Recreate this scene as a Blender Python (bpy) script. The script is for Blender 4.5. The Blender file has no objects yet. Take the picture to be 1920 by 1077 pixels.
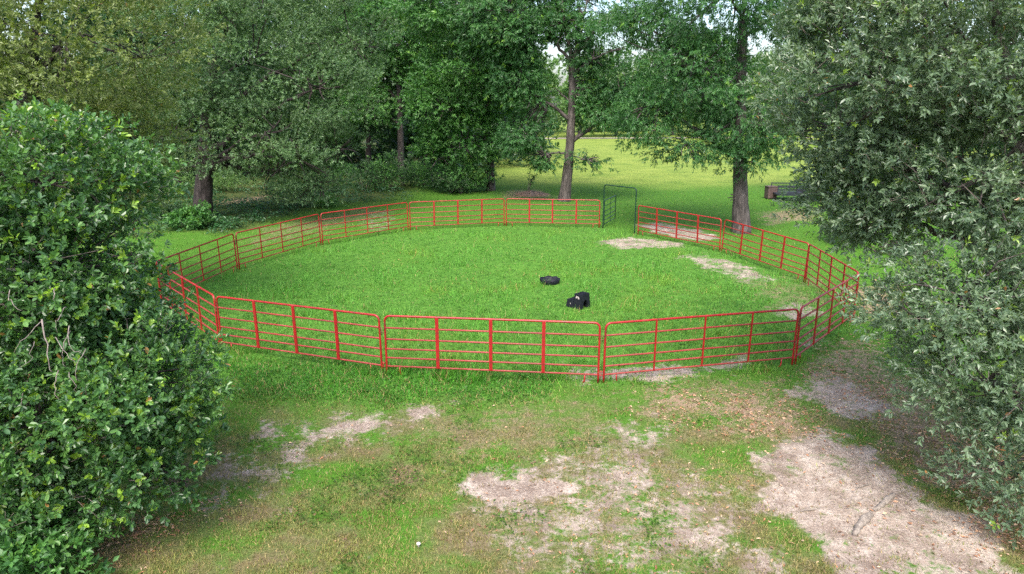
import bpy, math, random
import numpy as np

# ------------------------------------------------------------------ camera, sky, sun, exposure
SC = bpy.context.scene
COL = SC.collection
F_PX, PITCH, CAM_H = 1271.6, math.radians(14.98), 6.0        # focal length in photo pixels (1920 wide), tilt, height

cam_data = bpy.data.cameras.new('camera')
cam_data.sensor_width = 36.0
cam_data.lens = 36.0 * F_PX / 1920.0
cam_data.clip_start = 0.1
cam_data.clip_end = 3000.0
cam = bpy.data.objects.new('camera', cam_data)
COL.objects.link(cam)
cam.location = (0, 0, CAM_H)
cam.rotation_euler = (math.pi / 2 - PITCH, 0, 0)
SC.camera = cam

SUN_EL, SUN_AZ = math.radians(56), math.radians(190)          # azimuth clockwise from +Y
world = bpy.data.worlds.new('World')
SC.world = world
world.use_nodes = True
wn, wl = world.node_tree.nodes, world.node_tree.links
sky = wn.new('ShaderNodeTexSky')
sky.sky_type = 'NISHITA'
sky.sun_disc = False
sky.sun_elevation = SUN_EL
sky.sun_rotation = SUN_AZ
sky.air_density = 1.0
sky.dust_density = 4.0
sky.ozone_density = 1.0
wl.new(sky.outputs[0], wn['Background'].inputs[0])
wn['Background'].inputs[1].default_value = 0.15

sd = bpy.data.lights.new('sun', 'SUN')
sd.energy = 1.25
sd.angle = math.radians(25)
sd.color = (1.0, 0.96, 0.9)
sun = bpy.data.objects.new('sun', sd)
COL.objects.link(sun)
sun.location = (0, 0, 40)
sun.rotation_euler = (math.pi / 2 - SUN_EL, 0, -SUN_AZ + math.pi)

SC.view_settings.view_transform = 'Standard'
SC.view_settings.look = 'None'
SC.view_settings.gamma = 1.0
SC.view_settings.exposure = 1.75
SC.cycles.use_denoising = False
SC.cycles.max_bounces = 8
SC.cycles.diffuse_bounces = 4
SC.cycles.transmission_bounces = 4
SC.cycles.transparent_max_bounces = 4

# ------------------------------------------------------------------ helpers
rng = np.random.default_rng(11)
random.seed(5)
CP, SP = math.cos(PITCH), math.sin(PITCH)


def ray(px, py):
    u, v = (np.asarray(px, float) - 960) / F_PX, -(np.asarray(py, float) - 538.5) / F_PX
    return u, CP + v * SP, -SP + v * CP


def ground_at(px, py):
    dx, dy, dz = ray(px, py)
    t = -CAM_H / dz
    return dx * t, dy * t


def at_depth(px, py, depth):
    dx, dy, dz = ray(px, py)
    t = depth / dy
    return np.array([dx * t, depth, CAM_H + dz * t])


def to_px(P):
    x, y, z = P[:, 0], P[:, 1], P[:, 2] - CAM_H
    d = y * CP - z * SP
    d = np.where(d < 0.1, 0.1, d)
    u = y * SP + z * CP
    return 960 + F_PX * x / d, 538.5 - F_PX * u / d, d


def _hash(ix, iy, iz, seed):
    h = (ix * 374761393 + iy * 668265263 + iz * 2147483647 + seed * 974711) & 0xFFFFFFFF
    h = ((h ^ (h >> 13)) * 1274126177) & 0xFFFFFFFF
    h = ((h ^ (h >> 16)) * 2246822519) & 0xFFFFFFFF
    return ((h ^ (h >> 15)) & 0xFFFFFF) / float(0xFFFFFF)


def vnoise(x, y, z=None, seed=0):
    x, y = np.asarray(x, float), np.asarray(y, float)
    z = np.zeros_like(x) if z is None else np.asarray(z, float)
    ix, iy, iz = np.floor(x).astype(np.int64), np.floor(y).astype(np.int64), np.floor(z).astype(np.int64)
    fx, fy, fz = x - ix, y - iy, z - iz
    fx, fy, fz = (f * f * (3 - 2 * f) for f in (fx, fy, fz))
    out = 0
    for a in (0, 1):
        for b in (0, 1):
            for c in (0, 1):
                w = (fx if a else 1 - fx) * (fy if b else 1 - fy) * (fz if c else 1 - fz)
                out = out + w * _hash(ix + a, iy + b, iz + c, seed)
    return out


def fbm(x, y, octaves=4, seed=0, z=None):
    s, amp, tot = 0, 1.0, 0
    for o in range(octaves):
        k = 2 ** o
        s = s + amp * vnoise(x * k + 17.3 * o, y * k - 9.1 * o, None if z is None else z * k, seed + o)
        tot += amp
        amp *= 0.55
    return s / tot


def sstep(a, b, x):
    t = np.clip((x - a) / (b - a), 0, 1)
    return t * t * (3 - 2 * t)


def nrm(v):
    return v / np.maximum(np.linalg.norm(v, axis=-1, keepdims=True), 1e-9)


def raw_mesh(name, verts, faces, mat=None, col=None, smooth=False):
    """verts (N,3), faces (M,k) -> mesh; col (M,3) is a per-face colour attribute"""
    verts = np.ascontiguousarray(verts, dtype=np.float32)
    faces = np.ascontiguousarray(faces, dtype=np.int32)
    me = bpy.data.meshes.new(name)
    M, k = faces.shape
    me.vertices.add(len(verts))
    me.vertices.foreach_set('co', verts.ravel())
    me.loops.add(M * k)
    me.loops.foreach_set('vertex_index', faces.ravel())
    me.polygons.add(M)
    me.polygons.foreach_set('loop_start', np.arange(0, M * k, k, dtype=np.int32))
    me.polygons.foreach_set('use_smooth', np.full(M, smooth, dtype=bool))
    if col is not None:
        a = me.attributes.new('col', 'FLOAT_COLOR', 'FACE')
        c = np.ones((M, 4), np.float32)
        c[:, :3] = col
        a.data.foreach_set('color', c.ravel())
    me.update(calc_edges=True)
    if mat:
        me.materials.append(mat)
    return me


def link(name, me, parent=None, loc=(0, 0, 0), rot=(0, 0, 0), scale=(1, 1, 1), kind=None):
    o = bpy.data.objects.new(name, me)
    COL.objects.link(o)
    o.location, o.rotation_euler, o.scale = loc, rot, scale
    if parent is not None:
        o.parent = parent
    if kind:
        o['kind'] = kind
    return o


def tag(o, label=None, cat=None, group=None, kind=None):
    for k, v in (('label', label), ('category', cat), ('group', group), ('kind', kind)):
        if v:
            o[k] = v
    return o


def thing(name, label, cat, loc=(0, 0, 0), rz=0.0, group=None):
    return tag(link(name, None, loc=loc, rot=(0, 0, rz)), label, cat, group)


class Bag:
    """collects quads/tris, builds one mesh object"""

    def __init__(self):
        self.v, self.f, self.n = [], [], 0

    def add(self, verts, faces):
        verts = np.asarray(verts, float)
        self.v.append(verts)
        for f in faces:
            self.f.append(tuple(i + self.n for i in f))
        self.n += len(verts)

    def box(self, c, s, rz=0.0):
        c, s = np.asarray(c, float), np.asarray(s, float) / 2
        k = np.array([[x, y, z] for x in (-1, 1) for y in (-1, 1) for z in (-1, 1)], float) * s
        if rz:
            k[:, :2] = k[:, :2] @ np.array([[math.cos(rz), math.sin(rz)], [-math.sin(rz), math.cos(rz)]])
        self.add(k + c, [(0, 1, 3, 2), (4, 6, 7, 5), (0, 4, 5, 1), (2, 3, 7, 6), (0, 2, 6, 4), (1, 5, 7, 3)])

    def tube(self, pts, radii, sides=8, caps=True, wob=0.0, flat=1.0):
        pts = np.asarray(pts, float)
        n = len(pts)
        radii = np.broadcast_to(np.asarray(radii, float), (n,))
        tan = np.gradient(pts, axis=0) if n > 2 else np.repeat((pts[1:] - pts[:1]), 2, 0)
        tan = nrm(tan)
        up = np.array([0, 0, 1.0]) if abs(tan[0][2]) < 0.9 else np.array([1.0, 0, 0])
        vs = []
        side = nrm(np.cross(tan[0], up))
        for i in range(n):
            side = nrm(side - tan[i] * np.dot(side, tan[i]))
            oth = np.cross(tan[i], side)
            a = np.arange(sides) / sides * 2 * math.pi
            r = radii[i] * (1 + (wob * (rng.random(sides) - 0.5) if wob else 0))
            vs.append(pts[i] + np.outer(np.cos(a) * r, side) + np.outer(np.sin(a) * r * flat, oth))
        fs = []
        for i in range(n - 1):
            for j in range(sides):
                k = (j + 1) % sides
                fs.append((i * sides + j, i * sides + k, (i + 1) * sides + k, (i + 1) * sides + j))
        if caps:
            fs.append(tuple(range(sides))[::-1])
            fs.append(tuple((n - 1) * sides + j for j in range(sides)))
        self.add(np.concatenate(vs), fs)

    def mesh(self, name, mat, smooth=False):
        me = bpy.data.meshes.new(name)
        me.from_pydata(np.concatenate(self.v).tolist(), [], self.f)
        me.update()
        if smooth:
            me.polygons.foreach_set('use_smooth', [True] * len(me.polygons))
        me.materials.append(mat)
        return me


# ------------------------------------------------------------------ materials
def mat(name):
    m = bpy.data.materials.new(name)
    m.use_nodes = True
    nt = m.node_tree
    return m, nt, nt.nodes['Principled BSDF'], nt.nodes.new, nt.links.new


def noise_ramp_mat(name, stops, scale=5.0, rough=0.7, bump=0.2, stretch=(1, 1, 1), detail=6.0, spec=0.3, metal=0.0, bscale=None, bdist=0.02):
    m, nt, b, N, L = mat(name)
    tc = N('ShaderNodeTexCoord')
    mp = N('ShaderNodeMapping')
    mp.inputs['Scale'].default_value = stretch
    L(tc.outputs['Object'], mp.inputs[0])
    nz = N('ShaderNodeTexNoise')
    nz.inputs['Scale'].default_value = scale
    nz.inputs['Detail'].default_value = detail
    L(mp.outputs[0], nz.inputs['Vector'])
    r = N('ShaderNodeValToRGB')
    els = r.color_ramp.elements
    while len(els) < len(stops):
        els.new(0.5)
    for e, (p, c) in zip(els, stops):
        e.position = p
        e.color = (*c, 1)
    L(nz.outputs[0], r.inputs[0])
    L(r.outputs[0], b.inputs['Base Color'])
    b.inputs['Roughness'].default_value = rough
    b.inputs['Metallic'].default_value = metal
    b.inputs['Specular IOR Level'].default_value = spec
    if bump:
        nz2 = N('ShaderNodeTexNoise')
        nz2.inputs['Scale'].default_value = bscale or scale * 2
        nz2.inputs['Detail'].default_value = 8
        L(mp.outputs[0], nz2.inputs['Vector'])
        bp = N('ShaderNodeBump')
        bp.inputs['Strength'].default_value = bump
        bp.inputs['Distance'].default_value = bdist
        L(nz2.outputs[0], bp.inputs['Height'])
        L(bp.outputs[0], b.inputs['Normal'])
    return m


def leaf_mat(name, rough=0.45, trans=0.35, spec=0.5, gain=1.0):
    """leaf colour comes from the leaf's own colour attribute; thin leaf = reflection + translucency"""
    m, nt, b, N, L = mat(name)
    at = N('ShaderNodeAttribute')
    at.attribute_name = 'col'
    b.inputs['Roughness'].default_value = rough
    b.inputs['Specular IOR Level'].default_value = spec
    L(at.outputs['Color'], b.inputs['Base Color'])
    tr = N('ShaderNodeBsdfTranslucent')
    mx = N('ShaderNodeMix')
    mx.data_type = 'RGBA'
    mx.blend_type = 'MULTIPLY'
    mx.inputs[0].default_value = 1.0
    mx.inputs[7].default_value = (1.15 * gain, 1.25 * gain, 0.5 * gain, 1)
    L(at.outputs['Color'], mx.inputs[6])
    L(mx.outputs[2], tr.inputs[0])
    ms = N('ShaderNodeMixShader')
    ms.inputs[0].default_value = trans
    L(b.outputs[0], ms.inputs[1])
    L(tr.outputs[0], ms.inputs[2])
    L(ms.outputs[0], nt.nodes['Material Output'].inputs[0])
    return m


M_GRASS = leaf_mat('grass_blade', rough=0.55, trans=0.35, spec=0.3)
M_LITTER = leaf_mat('dry_leaf', rough=0.7, trans=0.1, spec=0.2)
M_LEAF_GLOSSY = leaf_mat('glossy_leaf', rough=0.36, trans=0.34, spec=0.7)
M_LEAF = leaf_mat('tree_leaf', rough=0.46, trans=0.34, spec=0.5)
M_BARK_GREY = noise_ramp_mat('grey_bark', [(0.3, (0.03, 0.026, 0.024)), (0.5, (0.072, 0.06, 0.056)), (0.72, (0.13, 0.112, 0.104))], 9, 0.9, 0.9, (1, 1, 0.22), bscale=16, bdist=0.05)
M_BARK_DARK = noise_ramp_mat('dark_bark', [(0.3, (0.02, 0.016, 0.015)), (0.5, (0.042, 0.033, 0.031)), (0.75, (0.085, 0.068, 0.064))], 9, 0.9, 0.9, (1, 1, 0.25), bscale=16, bdist=0.05)
M_TWIG = noise_ramp_mat('twig_bark', [(0.3, (0.07, 0.058, 0.05)), (0.7, (0.17, 0.145, 0.125))], 20, 0.85, 0.2)
M_DEAD = noise_ramp_mat('bare_dead_wood', [(0.3, (0.13, 0.105, 0.095)), (0.7, (0.26, 0.22, 0.20))], 25, 0.85, 0.3)
M_LOG = noise_ramp_mat('weathered_wood', [(0.3, (0.12, 0.10, 0.085)), (0.7, (0.30, 0.26, 0.22))], 14, 0.9, 0.7, (1, 1, 1), bscale=40)
M_RED = noise_ramp_mat('red_paint', [(0.30, (0.12, 0.022, 0.018)), (0.42, (0.23, 0.010, 0.011)), (0.60, (0.30, 0.009, 0.011)), (0.72, (0.24, 0.035, 0.03))], 6, 0.38, 0.12, spec=0.5, bscale=60, bdist=0.004)
M_RED_FADED = noise_ramp_mat('faded_red_paint', [(0.30, (0.12, 0.035, 0.026)), (0.45, (0.20, 0.028, 0.024)), (0.60, (0.24, 0.022, 0.020)), (0.74, (0.27, 0.075, 0.06))], 3.5, 0.5, 0.15, spec=0.4, bscale=60, bdist=0.004)
M_GREEN_PAINT = noise_ramp_mat('dark_green_paint', [(0.3, (0.004, 0.018, 0.016)), (0.7, (0.008, 0.03, 0.026))], 8, 0.4, 0.05)
M_CHAIN = noise_ramp_mat('rusty_chain', [(0.3, (0.10, 0.04, 0.025)), (0.7, (0.22, 0.12, 0.08))], 30, 0.6, 0.3, metal=0.5)
M_BLACK = noise_ramp_mat('black_rubber', [(0.3, (0.004, 0.005, 0.009)), (0.6, (0.007, 0.008, 0.014)), (0.8, (0.02, 0.02, 0.028))], 12, 0.6, 0.3, spec=0.3)
M_SCUFF = noise_ramp_mat('scuffed_white', [(0.3, (0.35, 0.30, 0.28)), (0.7, (0.6, 0.55, 0.5))], 40, 0.8, 0.2)
M_BROWN = noise_ramp_mat('brown_metal', [(0.3, (0.055, 0.035, 0.032)), (0.7, (0.11, 0.075, 0.065))], 6, 0.7, 0.2)
M_TRAILER = noise_ramp_mat('black_painted_steel', [(0.3, (0.012, 0.014, 0.02)), (0.7, (0.03, 0.034, 0.045))], 7, 0.5, 0.1)
M_SOIL = noise_ramp_mat('bare_soil', [(0.3, (0.12, 0.075, 0.05)), (0.7, (0.27, 0.19, 0.14))], 6, 0.95, 0.7, bdist=0.05)
M_GRAVEL = noise_ramp_mat('pale_gravel', [(0.3, (0.2, 0.18, 0.15)), (0.7, (0.3, 0.27, 0.23))], 3, 0.95, 0.2)

# ------------------------------------------------------------------ ground zones (photo outlines dropped onto the ground plane)
JOINT = np.array([[-2.94, 14.6], [1.98, 14.05], [6.73, 15.14], [9.89, 18.71], [10.46, 23.43], [8.84, 28.14], [6.02, 32.18],
                  [4.48, 34.01], [-0.35, 34.69], [-5.1, 33.23], [-8.44, 29.55], [-10.35, 24.96], [-10.78, 20.0], [-7.44, 16.33]])


def zone(pts):
    return np.stack(ground_at([p[0] for p in pts], [p[1] for p in pts]), 1)


SAND = [(zone(p), w_) for p, w_ in zip((
    [(1432, 850), (1470, 825), (1540, 812), (1640, 850), (1690, 905), (1760, 945), (1850, 985), (1935, 1090), (1560, 1090), (1500, 1000), (1400, 930)],
    [(1475, 735), (1560, 700), (1640, 735), (1690, 775), (1610, 790), (1520, 755)],
    [(890, 912), (960, 893), (1050, 900), (1075, 915), (1000, 928), (920, 930)],
    [(1060, 890), (1150, 860), (1220, 870), (1240, 920), (1180, 960), (1080, 930)],
    [(1120, 800), (1230, 780), (1260, 820), (1210, 880), (1140, 860)],
    [(880, 985), (960, 955), (1100, 955), (1150, 985), (1060, 1010), (930, 1005)],
    [(1200, 945), (1310, 940), (1400, 990), (1350, 1030), (1230, 1000)],
    [(1340, 1040), (1480, 1020), (1520, 1090), (1380, 1090)],
    [(1045, 1060), (1075, 1035), (1110, 1050), (1100, 1090), (1050, 1090)],
    [(460, 830), (500, 795), (530, 800), (505, 832)],
    [(520, 870), (560, 815), (620, 795), (640, 812), (580, 845)],
    [(630, 808), (690, 786), (710, 795), (660, 815)],
    [(750, 800), (770, 768), (830, 760), (820, 780), (775, 805)],
    [(385, 890), (430, 865), (490, 880), (500, 905), (420, 915)],
    [(470, 960), (500, 940), (530, 955), (500, 970)],
    [(1030, 705), (1060, 686), (1140, 690), (1300, 688), (1400, 668), (1420, 690), (1290, 702), (1160, 722)],
    [(1430, 590), (1460, 570), (1530, 570), (1545, 590), (1500, 605)],
    [(1270, 484), (1320, 478), (1400, 495), (1450, 520), (1400, 528), (1340, 508)],
    [(1110, 452), (1180, 444), (1270, 452), (1290, 464), (1200, 468), (1150, 466)],
    [(1195, 424), (1240, 418), (1330, 436), (1370, 450), (1300, 452), (1230, 440)],
    [(670, 415), (700, 392), (740, 395), (745, 425), (690, 437)],
    [(1480, 640), (1540, 615), (1560, 640), (1510, 668)],
    [(1700, 500), (1760, 498), (1780, 512), (1720, 518)],
    [(860, 890), (1120, 840), (1300, 880), (1420, 960), (1400, 1090), (1000, 1090), (880, 1010)],
    [(380, 860), (520, 790), (820, 755), (830, 800), (600, 860), (480, 980), (390, 950)],
), (1.05, 0.9, 2.0, 0.8, 0.64, 0.68, 0.74, 0.68, 0.85, 0.95, 0.8, 1.0, 1.0, 0.75, 0.75, 0.95, 0.72, 0.75, 0.85, 0.9, 0.45, 0.55, 0.5, 0.56, 0.46))]
LITTER = [(zone(p), 0.62) for p in (
    [(1560, 640), (1640, 640), (1760, 720), (1960, 880), (2060, 1040), (1900, 1010), (1770, 935), (1700, 870), (1640, 800), (1520, 770), (1500, 690)],
    [(1180, 740), (1500, 730), (1560, 800), (1450, 830), (1300, 790)],
    [(1600, 530), (1680, 530), (1700, 590), (1600, 600)],
    [(400, 378), (510, 362), (520, 374), (420, 388)],
    [(180, 1090), (240, 950), (330, 960), (300, 1030)],
    [(1420, 400), (1520, 385), (1540, 410), (1440, 425)],
    [(940, 355), (1020, 353), (1040, 372), (950, 375)],
)]
THATCH = [(zone(p), 0.45) for p in (
    [(780, 780), (900, 745), (1150, 770), (1120, 880), (950, 880), (820, 850)],
    [(1150, 740), (1480, 700), (1480, 820), (1250, 800)],
    [(880, 880), (1300, 850), (1450, 900), (1420, 1050), (1000, 1060), (860, 980)],
    [(1380, 520), (1540, 520), (1560, 580), (1430, 580)],
    [(480, 428), (690, 385), (740, 398), (600, 436), (470, 470)],
)]
LUSH = [(zone(p), 1.0) for p in (
    [(400, 680), (720, 690), (1040, 710), (1000, 750), (700, 760), (430, 740)],
)]
UNDER = [(zone([(270, 436), (430, 436), (560, 400), (650, 378), (640, 335), (270, 335)]), 1.0)]  # area under the stout oak, darkened for canopy shade and undergrowth
MEADOW = zone([(930, 352), (1320, 350), (1900, 350), (6000, 215), (-3000, 215), (850, 310)])
PEN = JOINT[::-1]


def signed(P, poly):
    """distance to a polygon's edge, positive inside"""
    x, y = P[:, 0], P[:, 1]
    d2 = np.full(len(P), 1e9)
    ins = np.zeros(len(P), bool)
    for a, b in zip(poly, np.roll(poly, -1, 0)):
        e = b - a
        t = np.clip(((x - a[0]) * e[0] + (y - a[1]) * e[1]) / (e @ e + 1e-12), 0, 1)
        d2 = np.minimum(d2, (x - a[0] - t * e[0]) ** 2 + (y - a[1] - t * e[1]) ** 2)
        c = (a[1] > y) != (b[1] > y)
        with np.errstate(divide='ignore', invalid='ignore'):
            xi = a[0] + (y - a[1]) / (b[1] - a[1] + 1e-12) * e[0]
        ins ^= c & (x < xi)
    return np.where(ins, 1, -1) * np.sqrt(d2)


def soft(P, polys, edge, warp, seed, freq=1.2):
    w = (fbm(P[:, 0] * freq, P[:, 1] * freq, 4, seed) - 0.5) * 2 * warp
    out = np.zeros(len(P))
    for q, wt in polys:
        lo, hi = q.min(0) - 3, q.max(0) + 3
        k = np.where((P[:, 0] > lo[0]) & (P[:, 0] < hi[0]) & (P[:, 1] > lo[1]) & (P[:, 1] < hi[1]))[0]
        if len(k):
            out[k] = np.maximum(out[k], wt * sstep(-edge, edge, signed(P[k], q) + w[k]))
    return out


def zones(P):
    z = {}
    z['sand'] = soft(P, SAND, 0.45, 0.55, 3, 1.5)
    z['litter'] = soft(P, LITTER, 0.8, 1.0, 9)
    z['thatch'] = soft(P, THATCH, 0.9, 1.1, 15)
    z['lush'] = soft(P, LUSH, 0.5, 0.5, 21)
    z['pen'] = sstep(-0.5, 0.3, signed(P, PEN) + (fbm(P[:, 0], P[:, 1], 3, 5) - 0.5) * 0.6)
    z['meadow'] = sstep(-3, 4, signed(P, MEADOW) + 5 * (fbm(P[:, 0] * 0.25, P[:, 1] * 0.25, 3, 19) - 0.5)) if len(MEADOW) else 0
    z['front'] = sstep(15.5, 11.0, P[:, 1]) * (1 - z['pen'])
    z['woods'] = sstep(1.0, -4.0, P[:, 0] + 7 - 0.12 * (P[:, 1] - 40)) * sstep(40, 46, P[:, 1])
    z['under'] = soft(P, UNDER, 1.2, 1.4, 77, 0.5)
    z['woods'] = np.maximum(z['woods'], 0.85 * z['under'])  # canopy shade under the oak is put into the ground colour, with undergrowth
    return z


def height(x, y):
    h = (fbm(np.asarray(x) * 0.35, np.asarray(y) * 0.35, 3, 31) - 0.5) * 0.10
    h = h + (fbm(np.asarray(x) * 2.2, np.asarray(y) * 2.2, 2, 33) - 0.5) * 0.03
    h = h - 0.11 * np.exp(-((np.asarray(x) - 10.5) ** 2 + (np.asarray(y) - 23.4) ** 2) / 8.0)
    return h


# ------------------------------------------------------------------ ground sheet
def axis(lo, hi, step, far):
    core = np.arange(lo, hi + 1e-6, step)
    up, d, x = [], step, hi
    while x < far:
        d *= 1.22
        x += d
        up.append(x)
    dn, d, x = [], step, lo
    while x > -far:
        d *= 1.22
        x -= d
        dn.append(x)
    return np.array(dn[::-1] + list(core) + up)


gx, gy = axis(-12.5, 12.5, 0.125, 900), axis(6.5, 36, 0.125, 900)
GX, GY = np.meshgrid(gx, gy)
GP = np.stack([GX.ravel(), GY.ravel()], 1)
zz = zones(GP)
GZ = height(GP[:, 0], GP[:, 1])
nx, ny = len(gx), len(gy)
idx = np.arange(nx * ny).reshape(ny, nx)
quads = np.stack([idx[:-1, :-1].ravel(), idx[:-1, 1:].ravel(), idx[1:, 1:].ravel(), idx[1:, :-1].ravel()], 1)


def ground_material():
    m, nt, b, N, L = mat('ground_soil_and_grass')
    tc = N('ShaderNodeTexCoord')

    def attr(n):
        a = N('ShaderNodeAttribute')
        a.attribute_name = n
        return a.outputs['Fac']

    def noise(scale, detail=6, rough=0.6, src=None):
        n = N('ShaderNodeTexNoise')
        n.inputs['Scale'].default_value = scale
        n.inputs['Detail'].default_value = detail
        n.inputs['Roughness'].default_value = rough
        L(src or tc.outputs['Object'], n.inputs['Vector'])
        return n.outputs[0]

    def ramp(fac, stops):
        r = N('ShaderNodeValToRGB')
        els = r.color_ramp.elements
        while len(els) < len(stops):
            els.new(0.5)
        for e, (p, c) in zip(els, stops):
            e.position, e.color = p, (*c, 1)
        L(fac, r.inputs[0])
        return r.outputs[0]

    def mix(fac, a, c):
        x = N('ShaderNodeMix')
        x.data_type = 'RGBA'
        L(fac, x.inputs[0])
        L(a, x.inputs[6])
        L(c, x.inputs[7])
        return x.outputs[2]

    def breakup(mask, parts, lo, hi):
        """a zone's tendency broken up by noises of several sizes: (noise, gain) pairs"""
        cur = mask
        for nz, gain in parts:
            k = N('ShaderNodeMath')
            k.operation = 'MULTIPLY_ADD'
            sub = N('ShaderNodeMath')
            sub.operation = 'SUBTRACT'
            L(nz, sub.inputs[0])
            sub.inputs[1].default_value = 0.5
            L(sub.outputs[0], k.inputs[0])
            k.inputs[1].default_value = gain
            L(cur, k.inputs[2])
            cur = k.outputs[0]
        mr = N('ShaderNodeMapRange')
        mr.interpolation_type = 'SMOOTHSTEP'
        mr.inputs[1].default_value = lo
        mr.inputs[2].default_value = hi
        L(cur, mr.inputs[0])
        return mr.outputs[0]

    fine, mid, big = noise(26, 8, 0.7), noise(5, 6), noise(0.8, 5)
    grain = noise(90, 4)
    soil = ramp(fine, [(0.3, (0.065, 0.05, 0.028)), (0.5, (0.12, 0.10, 0.05)), (0.72, (0.21, 0.16, 0.10))])
    green = ramp(fine, [(0.25, (0.025, 0.07, 0.008)), (0.5, (0.05, 0.13, 0.013)), (0.75, (0.09, 0.20, 0.022))])
    lush = ramp(mid, [(0.25, (0.035, 0.10, 0.014)), (0.5, (0.06, 0.155, 0.02)), (0.75, (0.095, 0.21, 0.03))])
    mead = ramp(noise(0.35, 8, 0.62), [(0.3, (0.085, 0.14, 0.023)), (0.45, (0.135, 0.19, 0.034)), (0.6, (0.17, 0.22, 0.042)), (0.75, (0.20, 0.24, 0.058))])
    sand = ramp(mid, [(0.25, (0.20, 0.155, 0.12)), (0.45, (0.31, 0.255, 0.21)), (0.62, (0.39, 0.335, 0.285)), (0.8, (0.45, 0.40, 0.35))])
    debris = ramp(grain, [(0.3, (0.09, 0.065, 0.05)), (0.7, (0.22, 0.17, 0.14))])
    lit = ramp(fine, [(0.28, (0.11, 0.08, 0.055)), (0.5, (0.22, 0.155, 0.105)), (0.72, (0.34, 0.25, 0.18))])
    th = ramp(fine, [(0.28, (0.08, 0.072, 0.03)), (0.5, (0.145, 0.12, 0.065)), (0.72, (0.25, 0.205, 0.135))])
    wood = ramp(fine, [(0.3, (0.03, 0.03, 0.015)), (0.5, (0.05, 0.065, 0.02)), (0.8, (0.05, 0.10, 0.02))])  # woodland floor, its dark greens carrying the trees' shade as colour
    # sand strewn with dark crumbs of bark and leaf
    spk = N('ShaderNodeMapRange')
    spk.inputs[1].default_value, spk.inputs[2].default_value = 0.44, 0.59
    s2 = N('ShaderNodeMath')
    s2.operation = 'MULTIPLY_ADD'
    L(fine, s2.inputs[0])
    s2.inputs[1].default_value = 0.6
    s3 = N('ShaderNodeMath')
    s3.operation = 'MULTIPLY'
    L(noise(1.6, 5), s3.inputs[0])
    s3.inputs[1].default_value = 0.42
    L(s3.outputs[0], s2.inputs[2])
    L(s2.outputs[0], spk.inputs[0])
    sand = mix(spk.outputs[0], sand, debris)
    patch = N('ShaderNodeMapRange')
    patch.inputs[1].default_value, patch.inputs[2].default_value = 0.42, 0.62
    L(big, patch.inputs[0])
    pf = N('ShaderNodeMath')
    pf.operation = 'MULTIPLY'
    L(patch.outputs[0], pf.inputs[0])
    L(attr('front'), pf.inputs[1])
    base = mix(pf.outputs[0], green, soil)
    base = mix(attr('pen'), base, lush)
    base = mix(attr('lush'), base, lush)
    base = mix(attr('meadow'), base, mead)
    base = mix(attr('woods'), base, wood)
    base = mix(breakup(attr('thatch'), [(mid, 1.6), (fine, 1.2)], 0.2, 0.75), base, th)
    base = mix(breakup(attr('litter'), [(mid, 1.6), (fine, 1.2)], 0.25, 0.8), base, lit)
    base = mix(breakup(attr('sand'), [(noise(2.2, 8, 0.7), 2.6), (noise(9, 6, 0.7), 1.8), (fine, 0.9)], 0.36, 0.92), base, sand)
    L(base, b.inputs['Base Color'])
    b.inputs['Roughness'].default_value = 0.95
    b.inputs['Specular IOR Level'].default_value = 0.1
    bp = N('ShaderNodeBump')
    bp.inputs['Strength'].default_value = 0.6
    bp.inputs['Distance'].default_value = 0.03
    ad = N('ShaderNodeMath')
    ad.operation = 'ADD'
    L(fine, ad.inputs[0])
    L(mid, ad.inputs[1])
    L(ad.outputs[0], bp.inputs['Height'])
    L(bp.outputs[0], b.inputs['Normal'])
    return m


gme = raw_mesh('ground', np.c_[GP, GZ], quads, ground_material(), smooth=True)
for k in ('sand', 'litter', 'thatch', 'lush', 'pen', 'meadow', 'woods', 'front'):
    a = gme.attributes.new(k, 'FLOAT', 'POINT')
    a.data.foreach_set('value', zz[k].astype(np.float32))
tag(link('ground', gme), kind='structure')

# pale lane at the far end of the meadow
bg = Bag()
xs = np.linspace(2, 110, 40)
yl = 128 + 3 * np.sin(xs * 0.03)
vv = np.concatenate([np.c_[xs, yl, height(xs, yl) + 0.07], np.c_[xs, yl + 3.5, height(xs, yl + 3.5) + 0.07]])
bg.add(vv, [(i, i + 1, 41 + i, 40 + i) for i in range(39)])
tag(link('lane', bg.mesh('lane', M_GRAVEL)), kind='structure')

# ------------------------------------------------------------------ leaves
LEAF4 = (np.array([[0, 0, 0], [0.5, 0.5, 0.07], [1, 0, -0.06], [0.5, -0.5, 0.07]]), [(0, 1, 2), (0, 2, 3)])
LEAF6 = (np.array([[0, 0, 0], [0.36, 0.40, 0.07], [0.76, 0.44, 0.04], [1, 0, -0.10], [0.76, -0.44, 0.04], [0.36, -0.40, 0.07]]), [(0, 1, 2, 3), (0, 3, 4, 5)])


def leaves_arrays(P, d, n, Ls, Ws, tpl):
    """unit leaf -> world arrays"""
    n = nrm(n - d * np.sum(n * d, 1, keepdims=True))
    s = np.cross(d, n)
    T, faces = tpl
    k = len(T)
    V = (P[:, None, :] + T[None, :, 0, None] * Ls[:, None, None] * d[:, None, :]
         + T[None, :, 1, None] * Ws[:, None, None] * s[:, None, :]
         + T[None, :, 2, None] * Ls[:, None, None] * n[:, None, :])
    Fa = (np.arange(len(P))[:, None, None] * k + np.array(faces)[None]).reshape(-1, len(faces[0]))
    return V.reshape(-1, 3), Fa, n, s


def rand_dirs(n):
    return nrm(rng.normal(size=(n, 3)))


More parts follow.
